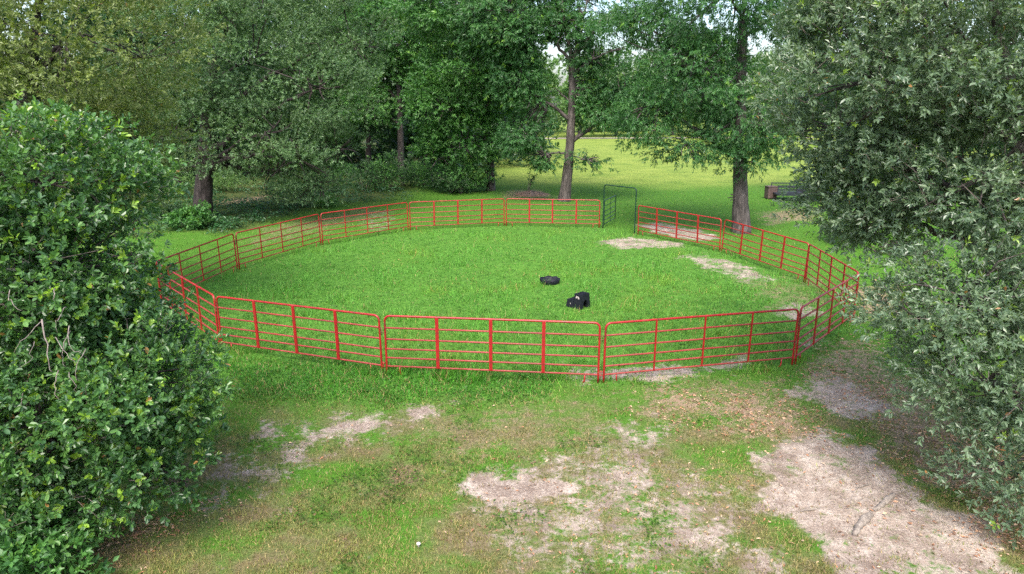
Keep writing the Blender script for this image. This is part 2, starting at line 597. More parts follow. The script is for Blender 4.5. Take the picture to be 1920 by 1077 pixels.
def crown_points(lobes, n, shell=0.72, rough=0.22, keep_in=0.62, zmin=0.25, freq=1.6, seed=0):
    """clump centres in a union of lobes, uneven outline; returns centre, outward direction"""
    C = np.array([l[0] for l in lobes])
    R = np.array([l[1] for l in lobes])
    wgt = np.array([(l[2] if len(l) > 2 else 1.0) for l in lobes]) * (R[:, 0] * R[:, 2] + R[:, 1] * R[:, 2] + R[:, 0] * R[:, 1])
    m = int(n * 2.5)
    li = rng.choice(len(C), m, p=wgt / wgt.sum())
    u = rand_dirs(m)
    rad = np.where(rng.random(m) < shell, rng.uniform(0.8, 1.0, m), rng.uniform(0.35, 0.85, m))
    rad = np.where(rng.random(m) < 0.07, rng.uniform(1.02, 1.0 + rough, m), rad)
    P = C[li] + u * R[li] * rad[:, None]
    bump = fbm(P[:, 0] * freq / R[:, 0].mean() + seed, P[:, 1] * freq / R[:, 0].mean(), 3, seed + 3, P[:, 2] * freq / R[:, 0].mean())
    P = C[li] + u * R[li] * (rad * (1 + rough * 2 * (bump - 0.5)))[:, None]
    ok = P[:, 2] > zmin
    for c, r in zip(C, R):                       # thin out what lies deep inside another lobe
        q = np.sum(((P - c) / r) ** 2, 1)
        ok &= (q > keep_in ** 2) | (rng.random(m) < 0.25)
    P, u = P[ok][:n], u[ok][:n]
    return P, nrm(u)


def make_crown(lobes, n_clump, n_sprig, n_leaf, clump_r, sprig_len, leaf_l, leaf_w, palette, droop=0.0, flat=0.6, up=0.45,
               shell=0.72, rough=0.22, spread=(0.6, 1.25), seed=0, young=0.03, zmin=0.25, keep_in=0.62, whorl=0.35):
    """-> dict of leaf arrays and clump centres"""
    lobes = [(l[0], np.maximum(l[1] - 0.4 * clump_r, 0.5 * l[1]), l[2] if len(l) > 2 else 1.0) for l in lobes]
    P, out = crown_points(lobes, n_clump, shell, rough, keep_in, zmin, seed=seed)
    nc = len(P)
    csize = clump_r * rng.uniform(0.6, 1.35, nc)
    ctint = np.clip(rng.normal(0.5, 0.22, nc) + 0.25 * (fbm(P[:, 0] * 0.5, P[:, 1] * 0.5, 2, seed + 8, P[:, 2] * 0.5) - 0.5), 0, 1)
    ci = np.repeat(np.arange(nc), n_sprig)
    ns = len(ci)
    g = rand_dirs(ns) * (rng.random(ns) ** 0.4)[:, None]
    g[:, 2] = (np.abs(g[:, 2]) * np.where(rng.random(ns) < 0.75, 1, -0.6)) * flat
    sp = P[ci] + g * csize[ci][:, None]
    sp[:, 2] -= droop * 0.5 * np.sum(g[:, :2] ** 2, 1) * csize[ci]
    sd_ = nrm(0.75 * out[ci] + 0.7 * g + 0.5 * rand_dirs(ns) + np.array([0, 0, up - droop]))
    slen = sprig_len * rng.uniform(0.6, 1.3, ns)
    si = np.repeat(np.arange(ns), n_leaf)
    nl = len(si)
    k = np.tile(np.arange(n_leaf), ns)
    t = whorl + (1 - whorl) * (k + rng.random(nl)) / n_leaf
    az = k * 2.39996 + rng.random(nl) * 0.9 + np.repeat(rng.random(ns) * 6.28, n_leaf)
    D = sd_[si]
    ref = np.where(np.abs(D[:, 2:3]) < 0.9, np.array([[0, 0, 1.0]]), np.array([[1.0, 0, 0]]))
    e1 = nrm(np.cross(D, ref))
    e2 = np.cross(D, e1)
    a = rng.uniform(spread[0], spread[1], nl) * (1.15 - 0.45 * t)
    rad = np.cos(az)[:, None] * e1 + np.sin(az)[:, None] * e2
    d = nrm(np.cos(a)[:, None] * D + np.sin(a)[:, None] * rad + np.array([0, 0, -droop * 0.9]) + 0.12 * rng.normal(size=(nl, 3)))
    n = nrm(D * 0.7 + np.array([0, 0, 0.7]) + 0.45 * rng.normal(size=(nl, 3)))
    lp = sp[si] + D * (t * slen[si])[:, None]
    tint = np.clip(0.55 * ctint[ci][si] + 0.45 * rng.random(nl) + 0.1 * rng.normal(size=nl), 0, 0.999)
    stop = np.array(palette[0])
    x = tint * (len(stop) - 1)
    i0 = np.floor(x).astype(int)
    colr = stop[i0] * (1 - (x - i0))[:, None] + stop[np.minimum(i0 + 1, len(stop) - 1)] * (x - i0)[:, None]
    yg = np.repeat(rng.random(ns) < young, n_leaf) & (t > 0.5)
    colr[yg] = np.array(palette[1]) * rng.uniform(0.7, 1.15, (yg.sum(), 1))
    if len(palette) > 2:
        dd = rng.random(nl) < 0.003
        colr[dd] = palette[2]
    sz = rng.uniform(0.5, 1.35, nl)
    ok = lp[:, 2] > 0.06
    qx, qy, _ = to_px(lp)
    ok &= ((qx > -220) & (qx < 2140) & (qy > -170)) | (rng.random(nl) < 0.4)      # sparser where no view reaches
    return dict(P=lp[ok], d=d[ok], n=n[ok], L=(leaf_l * sz)[ok], W=(leaf_w * sz * rng.uniform(0.85, 1.15, nl))[ok], c=colr[ok],
                clumps=P, sprig=(sp, sd_, slen), out=out)


def leaf_mesh(name, D, base, tpl, m, sel=None):
    k = slice(None) if sel is None else sel
    V, Fa, _, _ = leaves_arrays(D['P'][k] - base, D['d'][k], D['n'][k], D['L'][k], D['W'][k], tpl)
    return raw_mesh(name, V, Fa, m, np.repeat(D['c'][k], len(tpl[1]), 0))


def largest_leaves(D, count=300):
    """indices of the leaves that show largest in the photograph: front-most of their screen cell"""
    x, y, dep = to_px(D['P'])
    ok = np.where((x > 5) & (x < 1915) & (y > 5) & (y < 1072))[0]
    cell = (x[ok] // 9).astype(np.int64) * 1000 + (y[ok] // 9).astype(np.int64)
    order = np.lexsort((dep[ok], cell))
    first = np.r_[True, np.diff(cell[order]) != 0]
    cand = ok[order[first]]
    view = nrm(D['P'][cand] - np.array([0, 0, CAM_H]))
    n = nrm(D['n'][cand] - D['d'][cand] * np.sum(D['n'][cand] * D['d'][cand], 1, keepdims=True))
    score = D['L'][cand] * D['W'][cand] / dep[cand] ** 2 * (0.15 + np.abs(np.sum(view * n, 1)))
    return cand[np.argsort(-score)[:count]]


def single_leaves(D, sel, root, base, tpl, m):
    """the nearest leaves as objects of their own; twelve shared leaf meshes differ in colour"""
    from mathutils import Matrix
    cols = D['c'][sel]
    reps = cols[rng.choice(len(cols), 12, replace=False)]
    T, faces = tpl
    pool = [raw_mesh('leaf', T[:, [1, 0, 2]], np.array(faces), m, np.repeat(r[None], len(faces), 0)) for r in reps]
    near = np.argmin(((cols[:, None] - reps[None]) ** 2).sum(2), 1)
    d = D['d'][sel]
    n = nrm(D['n'][sel] - d * np.sum(D['n'][sel] * d, 1, keepdims=True))
    s = np.cross(d, n)
    for i in range(len(sel)):
        o = bpy.data.objects.new('leaf', pool[near[i]])
        COL.objects.link(o)
        o.parent = root
        L_, W_ = D['L'][sel[i]], D['W'][sel[i]]
        p = D['P'][sel[i]] - base
        # the basis is orthogonal: rotation plus a scale per axis
        M = Matrix(((s[i][0] * W_, d[i][0] * L_, n[i][0] * L_, p[0]), (s[i][1] * W_, d[i][1] * L_, n[i][1] * L_, p[1]),
                    (s[i][2] * W_, d[i][2] * L_, n[i][2] * L_, p[2]), (0, 0, 0, 1)))
        o.matrix_local = M


def bezier(a, b, c, n):
    t = np.linspace(0, 1, n)[:, None]
    return (1 - t) ** 2 * a + 2 * t * (1 - t) * b + t * t * c


def make_trunk(base, top, r0, r1, bark, n=26, sides=18, lean=0.25, flare=0.38):
    base, top = np.asarray(base, float), np.asarray(top, float)
    mid = (base + top) / 2 + np.array([rng.normal() * lean, rng.normal() * lean, 0])
    pts = bezier(base - np.array([0, 0, 0.25]), mid, top, n)
    t = np.linspace(0, 1, n)
    r = r0 + (r1 - r0) * t
    r = r * (1 + flare * np.exp(-t * n * 0.28))
    b = Bag()
    b.tube(pts - base, r, sides, caps=True, wob=0.13)
    return b.mesh('trunk', bark, smooth=True), pts, r


def branches(root, base, start_pts, start_r, targets, bark, r_scale=0.55, sides=8, k_len=0.028):
    """one main limb per target, leaving the trunk; returns limb sample points"""
    samp = [start_pts]
    for tg in targets:
        h = np.clip(np.interp(tg[2] - 0.9 * np.hypot(*(tg[:2] - start_pts[-1][:2])) * 0.6, start_pts[:, 2], np.arange(len(start_pts))), len(start_pts) * 0.35, len(start_pts) - 1)
        i = int(h)
        a = start_pts[i]
        b = (a + tg) / 2 + np.array([rng.normal() * 0.3, rng.normal() * 0.3, 0.12 * np.linalg.norm(tg - a)])
        pts = bezier(a, b, tg, 14)
        pts[1:-1] += rng.normal(size=(12, 3)) * 0.012 * np.linalg.norm(tg - a)
        r = np.linspace(min(start_r[i] * r_scale, k_len * np.linalg.norm(tg - a) + 0.012), 0.02, 14)
        bb = Bag()
        bb.tube(pts - base, r, sides, caps=True, wob=0.1)
        link('branch', bb.mesh('branch', bark, smooth=True), root)
        samp.append(pts[3:])
    return np.concatenate(samp)


def boughs(lobes, samp, per=14):
    """secondary branches inside each lobe: (n,6,3) polylines"""
    out = []
    for c, r, *_ in lobes:
        i = np.argmin(((samp - c) ** 2).sum(1))
        for _k in range(per):
            u = rand_dirs(1)[0]
            e = c + u * r * rng.uniform(0.55, 0.85)
            j = np.argmin(((samp - (e * 0.45 + c * 0.55)) ** 2).sum(1))
            a = samp[j]
            m_ = (a + e) / 2 + rng.normal(size=3) * 0.12 * np.linalg.norm(e - a)
            out.append(bezier(a, m_, e, 6))
    return np.array(out)


def twigs_mesh(name, D, samp, base, m, every=1, r=0.014, tips=0, tip_r=0.004, r0=None):
    """thin branches from the nearest limb to every clump, and some sprig stems"""
    cl = D['clumps'][::every]
    n = len(cl)
    near = np.empty((n, 3))
    for i in range(0, n, 256):
        q = cl[i:i + 256]
        near[i:i + 256] = samp[np.argmin(((q[:, None] - samp[None]) ** 2).sum(2), 1)]
    mid = (near + cl) / 2 + np.array([0, 0, 0.08]) * np.linalg.norm(cl - near, axis=1)[:, None] + rng.normal(size=(n, 3)) * 0.06 * np.linalg.norm(cl - near, axis=1)[:, None]
    A = [np.stack([near, mid, cl], 1)]
    Rr = [np.tile([r * 2.2, r * 1.3, r * 0.5], (n, 1))]
    if tips:
        sp, sd_, sl = D['sprig']
        k = rng.choice(len(sp), min(tips, len(sp)), replace=False)
        a, b = sp[k] - sd_[k] * sl[k][:, None] * 0.5, sp[k] + sd_[k] * sl[k][:, None] * 0.9
        A.append(np.stack([a, (a + b) / 2 + rng.normal(size=a.shape) * 0.1 * sl[k][:, None], b], 1))
        Rr.append(np.tile([tip_r * 1.5, tip_r, tip_r * 0.6], (len(k), 1)))
    A, Rr = np.concatenate(A), np.concatenate(Rr)
    tan = nrm(A[:, 2] - A[:, 0])
    s1 = nrm(np.cross(tan, np.array([0.3, 0.2, 0.93])))
    s2 = np.cross(tan, s1)
    ang = np.array([0, 2.094, 4.189])
    ring = np.cos(ang)[None, None, :, None] * s1[:, None, None, :] + np.sin(ang)[None, None, :, None] * s2[:, None, None, :]
    V = A[:, :, None, :] + ring * Rr[:, :, None, None]
    fq = [(i * 3 + j, i * 3 + (j + 1) % 3, (i + 1) * 3 + (j + 1) % 3, (i + 1) * 3 + j) for i in (0, 1) for j in range(3)]
    Fa = (np.arange(len(A))[:, None, None] * 9 + np.array(fq)[None]).reshape(-1, 4)
    return raw_mesh(name, V.reshape(-1, 3) - base, Fa, m, smooth=True)


def lobe(px, py, dep, rx, ry, rz, w=1.0):
    return (at_depth(px, py, dep), np.array([rx, ry, rz], float), w)


def tree(name, label, cat, base_px, lobes, top_px, r0, r1, bark, leaf, crown, tpl=LEAF4, limbs=True, group=None, singles=0,
         twig=None, twig_r=0.014, tips=0, base_xy=None, limb_targets=None, every=1, sides=18, k_len=0.028):
    if base_xy is None:
        bx, by = ground_at(*base_px)
    else:
        bx, by = base_xy
    base = np.array([bx, by, float(height(bx, by))])
    root = thing(name, label, cat, tuple(base), 0, group)
    top = at_depth(top_px[0], top_px[1], top_px[2])
    me, pts, r = make_trunk(base, top, r0, r1, bark, sides=sides)
    link('trunk', me, root)
    D = make_crown(lobes, **crown)
    tg = limb_targets if limb_targets is not None else [l[0] for l in lobes]
    samp = branches(root, base, pts, r, tg, bark, k_len=k_len) if limbs else pts
    sel = None
    if singles:
        idx_ = largest_leaves(D, singles)
        mask = np.ones(len(D['P']), bool)
        mask[idx_] = False
        sel = np.where(mask)[0]
    link('crown', leaf_mesh('crown', D, base, tpl, leaf, sel), root, kind='stuff')
    if singles:
        single_leaves(D, idx_, root, base, tpl, leaf)
    if twig:
        bo = boughs(lobes, samp)
        bb = Bag()
        for q in bo:
            bb.tube(q - base, np.linspace(twig_r * 2.6, twig_r * 1.0, 6), 6)
        link('boughs', bb.mesh('boughs', bark, True), root, kind='stuff')
        samp = np.concatenate([samp, bo.reshape(-1, 3)])
        link('twigs', twigs_mesh('twigs', D, samp, base, twig, every, twig_r * 0.7, tips), root, kind='stuff')
    return root, base, D


# palettes: (dark..light stops), young leaf, dead leaf  -- linear base colours
PAL_NEAR = ([(0.028, 0.074, 0.030), (0.050, 0.128, 0.040), (0.085, 0.195, 0.046), (0.13, 0.26, 0.055)], (0.19, 0.33, 0.03), (0.30, 0.16, 0.05))
PAL_LIVE = ([(0.066, 0.115, 0.066), (0.104, 0.168, 0.094), (0.145, 0.215, 0.118), (0.20, 0.265, 0.15)], (0.19, 0.30, 0.04), (0.36, 0.18, 0.07))
PAL_OLIVE = ([(0.085, 0.115, 0.04), (0.125, 0.17, 0.052), (0.17, 0.22, 0.062), (0.22, 0.27, 0.072)], (0.20, 0.27, 0.04), (0.25, 0.17, 0.06))
PAL_OAK = ([(0.042, 0.095, 0.042), (0.075, 0.145, 0.058), (0.11, 0.195, 0.074), (0.155, 0.24, 0.09)], (0.12, 0.22, 0.06))
PAL_PECAN = ([(0.02, 0.07, 0.022), (0.036, 0.115, 0.032), (0.058, 0.165, 0.04), (0.09, 0.215, 0.05)], (0.13, 0.27, 0.03))
PAL_GUM = ([(0.028, 0.09, 0.024), (0.05, 0.15, 0.034), (0.08, 0.21, 0.042), (0.115, 0.26, 0.052)], (0.14, 0.29, 0.04))
PAL_WOOD = ([(0.016, 0.05, 0.018), (0.028, 0.075, 0.025), (0.042, 0.105, 0.032), (0.06, 0.14, 0.04)], (0.08, 0.19, 0.04))
PAL_FAR = ([(0.05, 0.11, 0.03), (0.08, 0.165, 0.042), (0.115, 0.215, 0.055), (0.15, 0.25, 0.075)], (0.19, 0.30, 0.07))

# near glossy-leaved tree beside the fence
A_LOBES = [lobe(95, 345, 9.5, 1.25, 1.5, 1.05), lobe(135, 500, 9.0, 1.12, 1.3, 1.05), lobe(222, 715, 8.7, 1.27, 1.3, 1.05), lobe(290, 870, 8.5, 0.78, 0.9, 0.75),
           lobe(80, 800, 8.3, 1.5, 1.3, 1.25), lobe(40, 600, 8.9, 1.6, 1.4, 1.4), lobe(-110, 430, 9.2, 1.7, 1.6, 1.5, 0.5), lobe(-130, 760, 8.6, 1.6, 1.4, 1.6, 0.5),
           lobe(50, 985, 8.0, 0.9, 0.8, 0.55)]
near_tree, A_BASE, A_D = tree(
    'holly_tree', 'dense low tree of glossy round-tipped leaves and bare pale twigs, reaching down to the lawn', 'tree', None, A_LOBES, (-10, 420, 9.2), 0.17, 0.08, M_BARK_DARK, M_LEAF_GLOSSY,
    dict(n_clump=480, n_sprig=31, n_leaf=8, clump_r=0.50, sprig_len=0.15, leaf_l=0.078, leaf_w=0.040, palette=PAL_NEAR, droop=0.05, seed=1, young=0.10, shell=0.72, rough=0.27, zmin=0.15),
    LEAF6, singles=300, twig=M_TWIG, twig_r=0.007, tips=2500, every=2, base_xy=(-6.6, 9.1))

# big live oak on the other side
G_LOBES = [lobe(1640, 150, 12, 1.75, 2, 1.6), lobe(1800, 60, 11.5, 2.2, 2.2, 2), lobe(1570, 250, 12.3, 0.95, 1.3, 1.15), lobe(1700, 325, 12, 1.55, 1.8, 1.15),
           lobe(1850, 330, 10.5, 1.5, 1.8, 1.4), lobe(1970, 200, 11, 2, 2, 2, 0.6), lobe(1650, 0, 12.5, 1.6, 1.8, 1.3), lobe(1780, -160, 12, 2.4, 2.6, 2, 0.4),
           lobe(2060, 450, 10.5, 1.8, 2, 1.5, 0.5), lobe(1800, 555, 9.6, 1.25, 1.3, 0.98), lobe(1850, 715, 9.1, 1.1, 1.1, 1.0), lobe(1925, 860, 8.8, 0.95, 0.95, 0.9),
           lobe(1722, 598, 9.8, 0.75, 0.9, 0.5), lobe(2060, 700, 9, 1.4, 1.4, 1.5, 0.5), lobe(1615, 385, 12.2, 1.0, 1.1, 0.8), lobe(1540, 330, 12.6, 0.6, 0.8, 0.6)]
live_oak, G_BASE, G_D = tree(
    'live_oak', 'spreading live oak with grey-green narrow leaves hanging beside the sandy bare ground', 'tree', None, G_LOBES, (1960, 330, 11.2), 0.42, 0.2, M_BARK_GREY, M_LEAF_GLOSSY,
    dict(n_clump=640, n_sprig=34, n_leaf=10, clump_r=0.56, sprig_len=0.22, leaf_l=0.082, leaf_w=0.034, palette=PAL_LIVE, droop=0.08, seed=2, young=0.03, shell=0.72, rough=0.3),
    LEAF4, singles=300, twig=M_TWIG, twig_r=0.008, tips=3000, every=2, base_xy=(10.2, 11.6))

# olive-tinted oak behind the near tree
B_LOBES = [lobe(140, 60, 18, 2.7, 3, 2.6), lobe(50, 230, 19, 3.0, 3, 2.2), lobe(250, 250, 19.5, 1.2, 1.5, 1.5), lobe(255, 345, 20, 1.0, 1.2, 1.0), lobe(-120, 60, 18.5, 3, 3, 3, 0.4),
           lobe(130, -130, 18, 3.2, 3.2, 2.2, 0.4), lobe(200, 430, 19.0, 1.2, 1.2, 0.9, 0.7)]
tree('oak_tree', 'olive-green small-leaved oak behind the glossy low tree, outside the pen', 'tree', None, B_LOBES, (60, 60, 19), 0.35, 0.15, M_BARK_DARK, M_LEAF,
     dict(n_clump=400, n_sprig=34, n_leaf=8, clump_r=0.8, sprig_len=0.26, leaf_l=0.095, leaf_w=0.045, palette=PAL_OLIVE, droop=0.05, seed=3, young=0.04),
     twig=M_BARK_DARK, twig_r=0.010, every=2, base_xy=(-14.6, 19.6))

# broad oak with the dark stout trunk
C_LOBES = [lobe(480, 110, 37.5, 4.6, 4.5, 4.0), lobe(400, 255, 37, 3.0, 3.4, 2.2), lobe(600, 165, 36, 2.7, 3, 2.6), lobe(560, 300, 35.5, 2.2, 2.6, 1.9), lobe(635, 280, 36, 1.4, 1.8, 1.4),
           lobe(520, -70, 37, 5.5, 5.5, 3.5, 0.5), lobe(340, 70, 37, 3.4, 4, 3.6), lobe(325, 250, 37, 1.8, 2.5, 1.8), lobe(500, 250, 34.5, 1.6, 1.6, 1.5), lobe(660, 80, 38, 2.0, 2.5, 2.5), lobe(395, 292, 35.6, 2.3, 1.4, 1.0), lobe(600, 345, 36.8, 1.7, 1.6, 1.3), lobe(515, 325, 37, 2.0, 1.6, 1.3), lobe(300, 335, 38, 2.0, 2.0, 1.6, 0.8)]
tree('oak_tree', 'broad grey-green oak with a stout dark trunk, standing past the fence by the woods', 'tree', (378, 412), C_LOBES, (400, 120, 37.4), 0.46, 0.26, M_BARK_DARK, M_LEAF,
     dict(n_clump=330, n_sprig=56, n_leaf=8, clump_r=1.3, sprig_len=0.42, leaf_l=0.135, leaf_w=0.062, palette=PAL_OAK, droop=0.08, seed=4, young=0.0, rough=0.3),
     twig=M_BARK_DARK, twig_r=0.02, every=2)

# two pecans by the gate
E_LOBES = [lobe(965, 140, 44.5, 1.7, 2.2, 1.7), lobe(1130, 215, 44, 1.7, 1.6, 1.1), lobe(1105, 300, 43.4, 0.95, 0.8, 0.6), lobe(1025, 300, 43.6, 0.9, 0.8, 0.6), lobe(1000, 235, 44, 1.2, 1.2, 0.9),
           lobe(1150, 70, 44, 2.4, 2.4, 1.6, 0.7), lobe(1040, -70, 46, 4.2, 3.2, 2.4, 0.6), lobe(930, 20, 44.5, 2.6, 2.6, 2.2), lobe(1180, 160, 43.5, 1.4, 1.3, 1.2), lobe(960, 60, 43, 1.6, 1.6, 1.6), lobe(1110, 110, 44.6, 1.6, 1.4, 1.2), lobe(1030, 40, 45, 1.8, 1.6, 1.5, 0.8), lobe(1090, 20, 45, 1.6, 1.6, 1.2, 0.7), lobe(1000, 190, 43.5, 1.2, 1.2, 0.8), lobe(1000, 305, 44, 1.4, 1.0, 0.9), lobe(980, 255, 44, 1.5, 1.4, 1.2), lobe(1060, 50, 43, 1.6, 1.0, 1.1, 0.6), lobe(1100, 165, 44.5, 1.3, 1.0, 0.9)]
E_T = [at_depth(*p) for p in ((985, 20, 44), (1010, -60, 44.4), (1045, -80, 44), (1110, -40, 44), (1160, 10, 43.6), (975, 165, 43.6), (1040, 165, 43.5), (1190, 200, 43.8), (1150, 95, 43.4), (1100, 300, 43.3), (1020, 290, 43.3))]
tree('pecan_tree', 'forked pecan tree with a pale straight trunk, standing in the meadow beside the green gate', 'tree', (1057, 377), E_LOBES, (1072, 120, 44), 0.33, 0.20, M_BARK_GREY, M_LEAF,
     dict(n_clump=430, n_sprig=24, n_leaf=9, clump_r=0.95, sprig_len=0.5, leaf_l=0.21, leaf_w=0.07, palette=PAL_PECAN, droop=0.35, seed=5, young=0.03, rough=0.3, up=0.1, shell=0.5),
     twig=M_BARK_DARK, twig_r=0.018, limb_targets=E_T, k_len=0.045)
F_LOBES = [lobe(1295, 150, 33, 2.7, 2.6, 2.2), lobe(1215, 215, 32.6, 1.4, 1.6, 1.5), lobe(1400, 215, 32.2, 1.9, 1.6, 2.0), lobe(1290, 280, 32.5, 1.5, 1.6, 1.0), lobe(1400, 300, 32, 1.1, 1.0, 0.8),
           lobe(1330, 10, 33, 3.4, 3.4, 2.2), lobe(1480, 70, 34.5, 1.2, 1.3, 1.8), lobe(1375, 372, 32.9, 0.42, 0.35, 0.4, 1.2), lobe(1220, 60, 34, 2.0, 2, 1.6, 0.7), lobe(1400, -110, 33, 4, 4, 2.2, 0.3), lobe(1440, 250, 33, 1.2, 1.3, 1.4)]
F_T = [at_depth(*p) for p in ((1300, 120, 32.8), (1220, 200, 32.6), (1390, -60, 33.3), (1470, 20, 34), (1290, 270, 32.6), (1440, 200, 33), (1340, -40, 33))]
tree('pecan_tree', 'leafy pecan tree with a thick dark trunk rising just outside the red fence', 'tree', (1391, 436), F_LOBES, (1393, 40, 33.2), 0.36, 0.2, M_BARK_GREY, M_LEAF,
     dict(n_clump=300, n_sprig=35, n_leaf=9, clump_r=0.95, sprig_len=0.45, leaf_l=0.17, leaf_w=0.048, palette=PAL_PECAN, droop=0.4, seed=6, young=0.02, rough=0.28, up=0.1, shell=0.65),
     twig=M_BARK_DARK, twig_r=0.018, limb_targets=F_T)

# woods
D2_LOBES = [lobe(895, 130, 48, 3.4, 3.4, 3.0), lobe(865, 262, 48.5, 2.4, 2.6, 2.2), lobe(825, 200, 47.5, 2.2, 2.2, 2.2), lobe(955, 235, 49, 1.8, 2, 1.6), lobe(917, 325, 49.2, 0.75, 0.7, 1.2),
            lobe(870, 10, 49, 4.4, 4.4, 3.4, 0.7), lobe(820, 300, 48, 1.4, 1.4, 1.3), lobe(960, 150, 48, 1.8, 1.8, 1.6)]
tree('sweetgum_tree', 'bright green leafy tree with sprouts down its slim trunk, edge of the meadow', 'tree', (920, 357), D2_LOBES, (905, 60, 49), 0.26, 0.14, M_BARK_GREY, M_LEAF,
     dict(n_clump=200, n_sprig=43, n_leaf=8, clump_r=1.25, sprig_len=0.5, leaf_l=0.22, leaf_w=0.10, palette=PAL_GUM, droop=0.25, seed=7, young=0.03, rough=0.3, up=0.2),
     twig=M_BARK_DARK, twig_r=0.02, every=2)
D1_LOBES = [lobe(700, 70, 56, 3.2, 3.2, 3.4), lobe(770, 110, 57, 2.6, 2.6, 2.6), lobe(740, -30, 57, 4.5, 4.5, 3.5, 0.7), lobe(690, 200, 55, 1.8, 2, 1.8), lobe(800, 170, 56, 1.8, 1.8, 1.8), lobe(650, 130, 56, 1.8, 1.8, 2.4)]
tree('sweetgum_tree', 'tall tree with a bare slim trunk rising out of the dark woods', 'tree', (752, 337), D1_LOBES, (742, 40, 57), 0.27, 0.16, M_BARK_GREY, M_LEAF,
     dict(n_clump=170, n_sprig=36, n_leaf=8, clump_r=1.35, sprig_len=0.5, leaf_l=0.22, leaf_w=0.10, palette=PAL_GUM, droop=0.2, seed=8, young=0.05, rough=0.3, up=0.2),
     twig=M_BARK_DARK, twig_r=0.02, every=3)
WOODS = [(230, 352, 47, 150, 'shaded tree at the edge of the woods behind the olive-green oak'), (300, 336, 56, 200, 'slender shaded tree deep behind the stout-trunked oak'),
         (470, 330, 60, 180, 'dark tree standing in the woods behind the stout-trunked oak'), (610, 330, 60, 150, 'dim woodland tree at the mouth of the dark thicket'),
         (1650, 372, 45, 235, 'added tree across the grass, blocking light through the live oak boughs'), (1830, 374, 45, 235, 'added tree hidden behind the live oak, blocking light through its gaps'),  # these two are added to block light showing through the live oak
         (690, 330, 63, 120, 'dark slim tree beside the bare slim trunk in the woods'), (800, 326, 64, 130, 'shaded woods tree between the bare slim trunk and the bright leafy tree')]
for i, (px, py, dep, ty, lab) in enumerate(WOODS):
    bx, by = ground_at(px, py)
    dep = float(by)
    lo = [lobe(px + rng.normal() * 15, ty + k * 70 - 60, dep + rng.normal(), 3.2 - 0.2 * k, 3.2, 2.6) for k in range(3)] + [lobe(px + rng.normal() * 20, ty - 160, dep, 4, 4, 3.5, 0.5)]
    tree('woodland_tree', lab, 'tree', (px, py), lo, (px + 6, ty - 40, dep), 0.24, 0.14, M_BARK_DARK, M_LEAF,
         dict(n_clump=120, n_sprig=19, n_leaf=8, clump_r=1.6, sprig_len=0.7, leaf_l=0.32, leaf_w=0.16, palette=PAL_WOOD, droop=0.15, seed=20 + i, young=0.0, rough=0.3),
         twig=None, group='trees in the woods', sides=12)

# the wood behind reads as one mass
lob = []
for i in range(26):
    a = i / 25
    x = -80 + 80 * a
    y = 62 + 14 * rng.random() + 14 * a
    for k in range(4):
        lob.append((np.array([x + rng.normal(), y + rng.normal(), 1.5 + 5.0 * k]), np.array([4.6, 4.6, 4.2]), 1.0))
for x in np.arange(-46, -1, 3.2):                                   # thicket below the crowns
    lob.append((np.array([x + rng.normal(), 66 + 8 * rng.random(), 1.3]), np.array([3.4, 2.6, 2.6]), 2.2))
D = make_crown(lob, n_clump=1500, n_sprig=16, n_leaf=6, clump_r=2.0, sprig_len=0.9, leaf_l=0.62, leaf_w=0.32, palette=PAL_WOOD, seed=40, young=0.0, rough=0.25)
o = link('woods_foliage', leaf_mesh('woods_foliage', D, np.zeros(3), LEAF4, M_LEAF))
tag(o, 'dark mass of leafy woods closing off the ground behind the oaks', 'woods', kind='stuff')

# far trees past the meadow
FAR_LABEL = ['pale green rounded tree at the far end of the meadow', 'dark green tree in the row across the meadow', 'tall light-leaved tree standing across the meadow']
for i in range(15):
    x = -6 + 6.6 * i + rng.normal() * 1.2
    y = 138 + rng.uniform(-4, 12)
    hh = rng.uniform(11, 17)
    base = np.array([x, y, float(height(x, y))])
    kind = i % 3
    root = thing('distant_tree', FAR_LABEL[kind], 'tree', tuple(base), 0, 'trees across the meadow: ' + ('pale', 'dark', 'tall')[kind])
    me, pts, r = make_trunk(base, base + np.array([0.3, 0, hh * 0.7]), 0.3, 0.12, M_BARK_GREY, sides=8, n=10)
    link('trunk', me, root)
    lo = [(base + np.array([rng.normal() * 1.5, rng.normal(), hh * f]), np.array([w, w, hh * 0.24]), 1.0) for f, w in ((0.3, 3.4), (0.5, 4.4), (0.72, 3.8), (0.9, 2.4))]
    pal = PAL_WOOD if kind == 1 else PAL_FAR
    D = make_crown(lo, n_clump=70, n_sprig=15, n_leaf=6, clump_r=1.8, sprig_len=0.9, leaf_l=0.6, leaf_w=0.32, palette=pal, seed=60 + i, rough=0.3, young=0.02)
    link('crown', leaf_mesh('crown', D, base, LEAF4, M_LEAF), root, kind='stuff')


lob = []
for i in range(34):
    x = -50 + 6.4 * i
    for k in range(3):
        lob.append((np.array([x + rng.normal(), 166 + rng.normal() * 4, 2 + 5.5 * k]), np.array([6, 5, 4.6]), 1.0))
D = make_crown(lob, n_clump=1500, n_sprig=7, n_leaf=6, clump_r=2.2, sprig_len=1.3, leaf_l=1.0, leaf_w=0.55, palette=PAL_FAR, seed=44, young=0.0, rough=0.25)
o = link('distant_woods', leaf_mesh('distant_woods', D, np.zeros(3), LEAF4, M_LEAF))
tag(o, 'soft green band of woods past the row of meadow trees', 'woods', kind='stuff')


